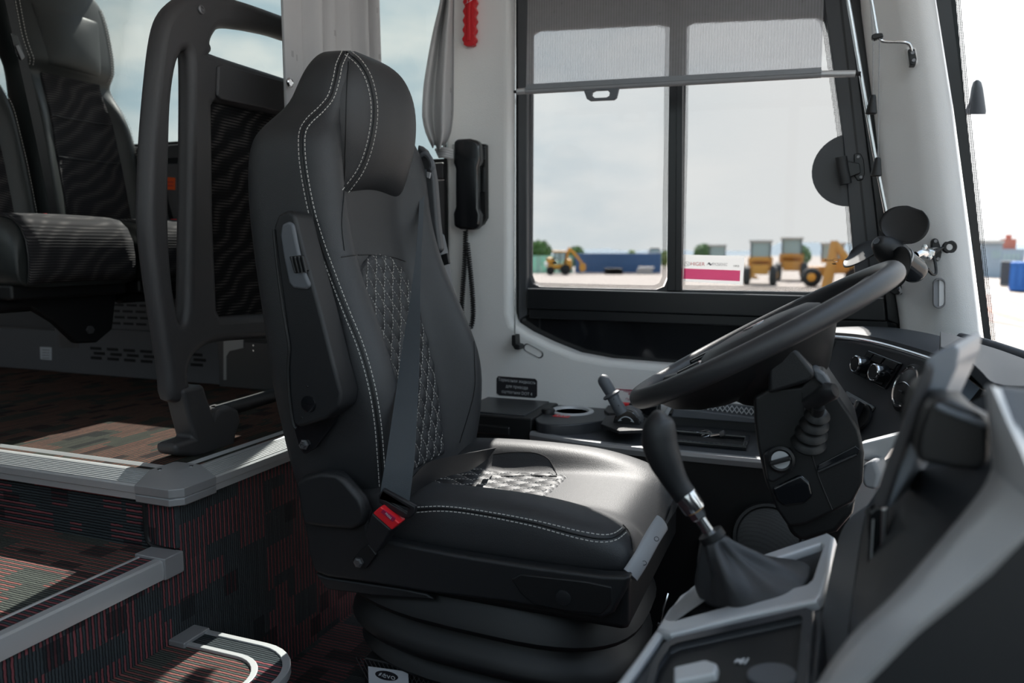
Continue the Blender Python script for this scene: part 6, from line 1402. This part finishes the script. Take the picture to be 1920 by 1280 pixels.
o, rg, aw, mp_ = lf(1560, 540); ex = empty('excavator_boom', o, 'raised ochre excavator boom beside the big orange loader', 'boom')
ob('boom', tube([o - rg * 10 * mp_, o + Vector((0, 0, 55 * mp_)) - rg * 2 * mp_, o + Vector((0, 0, 88 * mp_))], [10 * mp_, 9 * mp_, 6 * mp_], 8), 'mustard2', ex); ob('stick', tube([o + Vector((0, 0, 86 * mp_)), o + rg * 32 * mp_ + Vector((0, 0, 40 * mp_))], [6 * mp_, 8 * mp_], 8), 'mustard2', ex)
# seen through the windshield
o, rg, aw, mp_ = lf(1862, 520); sh = empty('shed', o, 'grey blue shed beyond the windshield edge', 'building')
ob('walls', obox(o, rg, aw, -24 * mp_, 12 * mp_, 0, 8, 0, 64 * mp_), 'shed', sh); ob('roof', obox(o, rg, aw, -26 * mp_, 14 * mp_, -.4, 8, 64 * mp_, 69 * mp_), 'concrete', sh)
for k in range(3): ob('window', obox(o, rg, aw, (-4 + 5 * k) * mp_, (-1 + 5 * k) * mp_, -.05, .1, 36 * mp_, 50 * mp_), 'cabin', sh)
o, rg, aw, mp_ = lf(1888, 505); bb = empty('brick_building', o, 'red brick building with a pale lower storey in the distance', 'building')
ob('lower_storey', obox(o, rg, aw, -18 * mp_, 26 * mp_, 0, 10, 0, 38 * mp_), 'shed', bb); ob('upper_storey', obox(o, rg, aw, -14 * mp_, 12 * mp_, 1, 10, 38 * mp_, 57 * mp_), 'brick', bb); ob('roof_house', obox(o, rg, aw, -6 * mp_, 4 * mp_, 2, 6, 57 * mp_, 65 * mp_), 'brick', bb)
for k in range(5): ob('window', obox(o, rg, aw, (-14 + 7 * k) * mp_, (-10 + 7 * k) * mp_, -.05, .1, 18 * mp_, 30 * mp_), 'cabin', bb)
rd = ob('road_strip', [[gp(1840, 545), gp(2100, 600), gp(2100, 650), gp(1840, 600)], [(0, 1, 2, 3)]], 'asphalt'); rd.location.z = .02; tag(rd, 'reddish brown asphalt strip outside the windshield', None, None, 'structure')
kb_ = ob('kerb_line', tube([gp(1840, 546), gp(2100, 620)], .25, 6), 'concrete'); tag(kb_, 'pale kerb line along the asphalt strip', None, None, 'structure')
kb_ = ob('kerb_rail', tube([gp(1850, 582), gp(2100, 652)], .14, 6), 'brick'); tag(kb_, 'rusty rail lying along the asphalt strip', None, None, 'structure')
V, F = [], []
for k in range(60):
    px_ = 900 + k * 20; d = 420; h_ = 3.5 + 2 * noise.noise(Vector((k * .13, 1.7, 0))) + 2 * noise.noise(Vector((k * .5, 4.7, 0))) + (4 if px_ > 1450 else 0)
    r = ray(px_, 470); r = Vector((r.x, r.y, 0)).normalized(); V += [r * d + Vector((0, 0, ZG)), r * (d + 80) + Vector((0, 0, ZG + h_))]
    if k: n = len(V); F.append((n - 4, n - 2, n - 1, n - 3))
tag(ob('hills', (V, F), 'hill', None, smooth=True), 'blue grey hills on the horizon', None, None, 'structure')
# nub of the exterior mirror arm on the windshield edge
mr_ = empty('mirror_arm_cap', A(1830, 212, y=2.26), 'grey cone shaped cap of the exterior mirror arm at the windshield edge', 'cap')
ob('cap_shell', loft([[A(1832 + a * math.cos(2 * math.pi * k / 20), b, y=2.27 + .012 * math.sin(2 * math.pi * k / 20)) for k in range(20)] for a, b in ((16, 214), (17, 208), (14, 185), (11, 165), (8, 154), (3, 150))]), 'grey_plastic', mr_, smooth=True)
ob('cap_foot', prism(AY([(1806, 214), (1818, 190), (1822, 214)], 2.262), (0, .012, 0)), 'lightgrey', mr_, bev=.002)
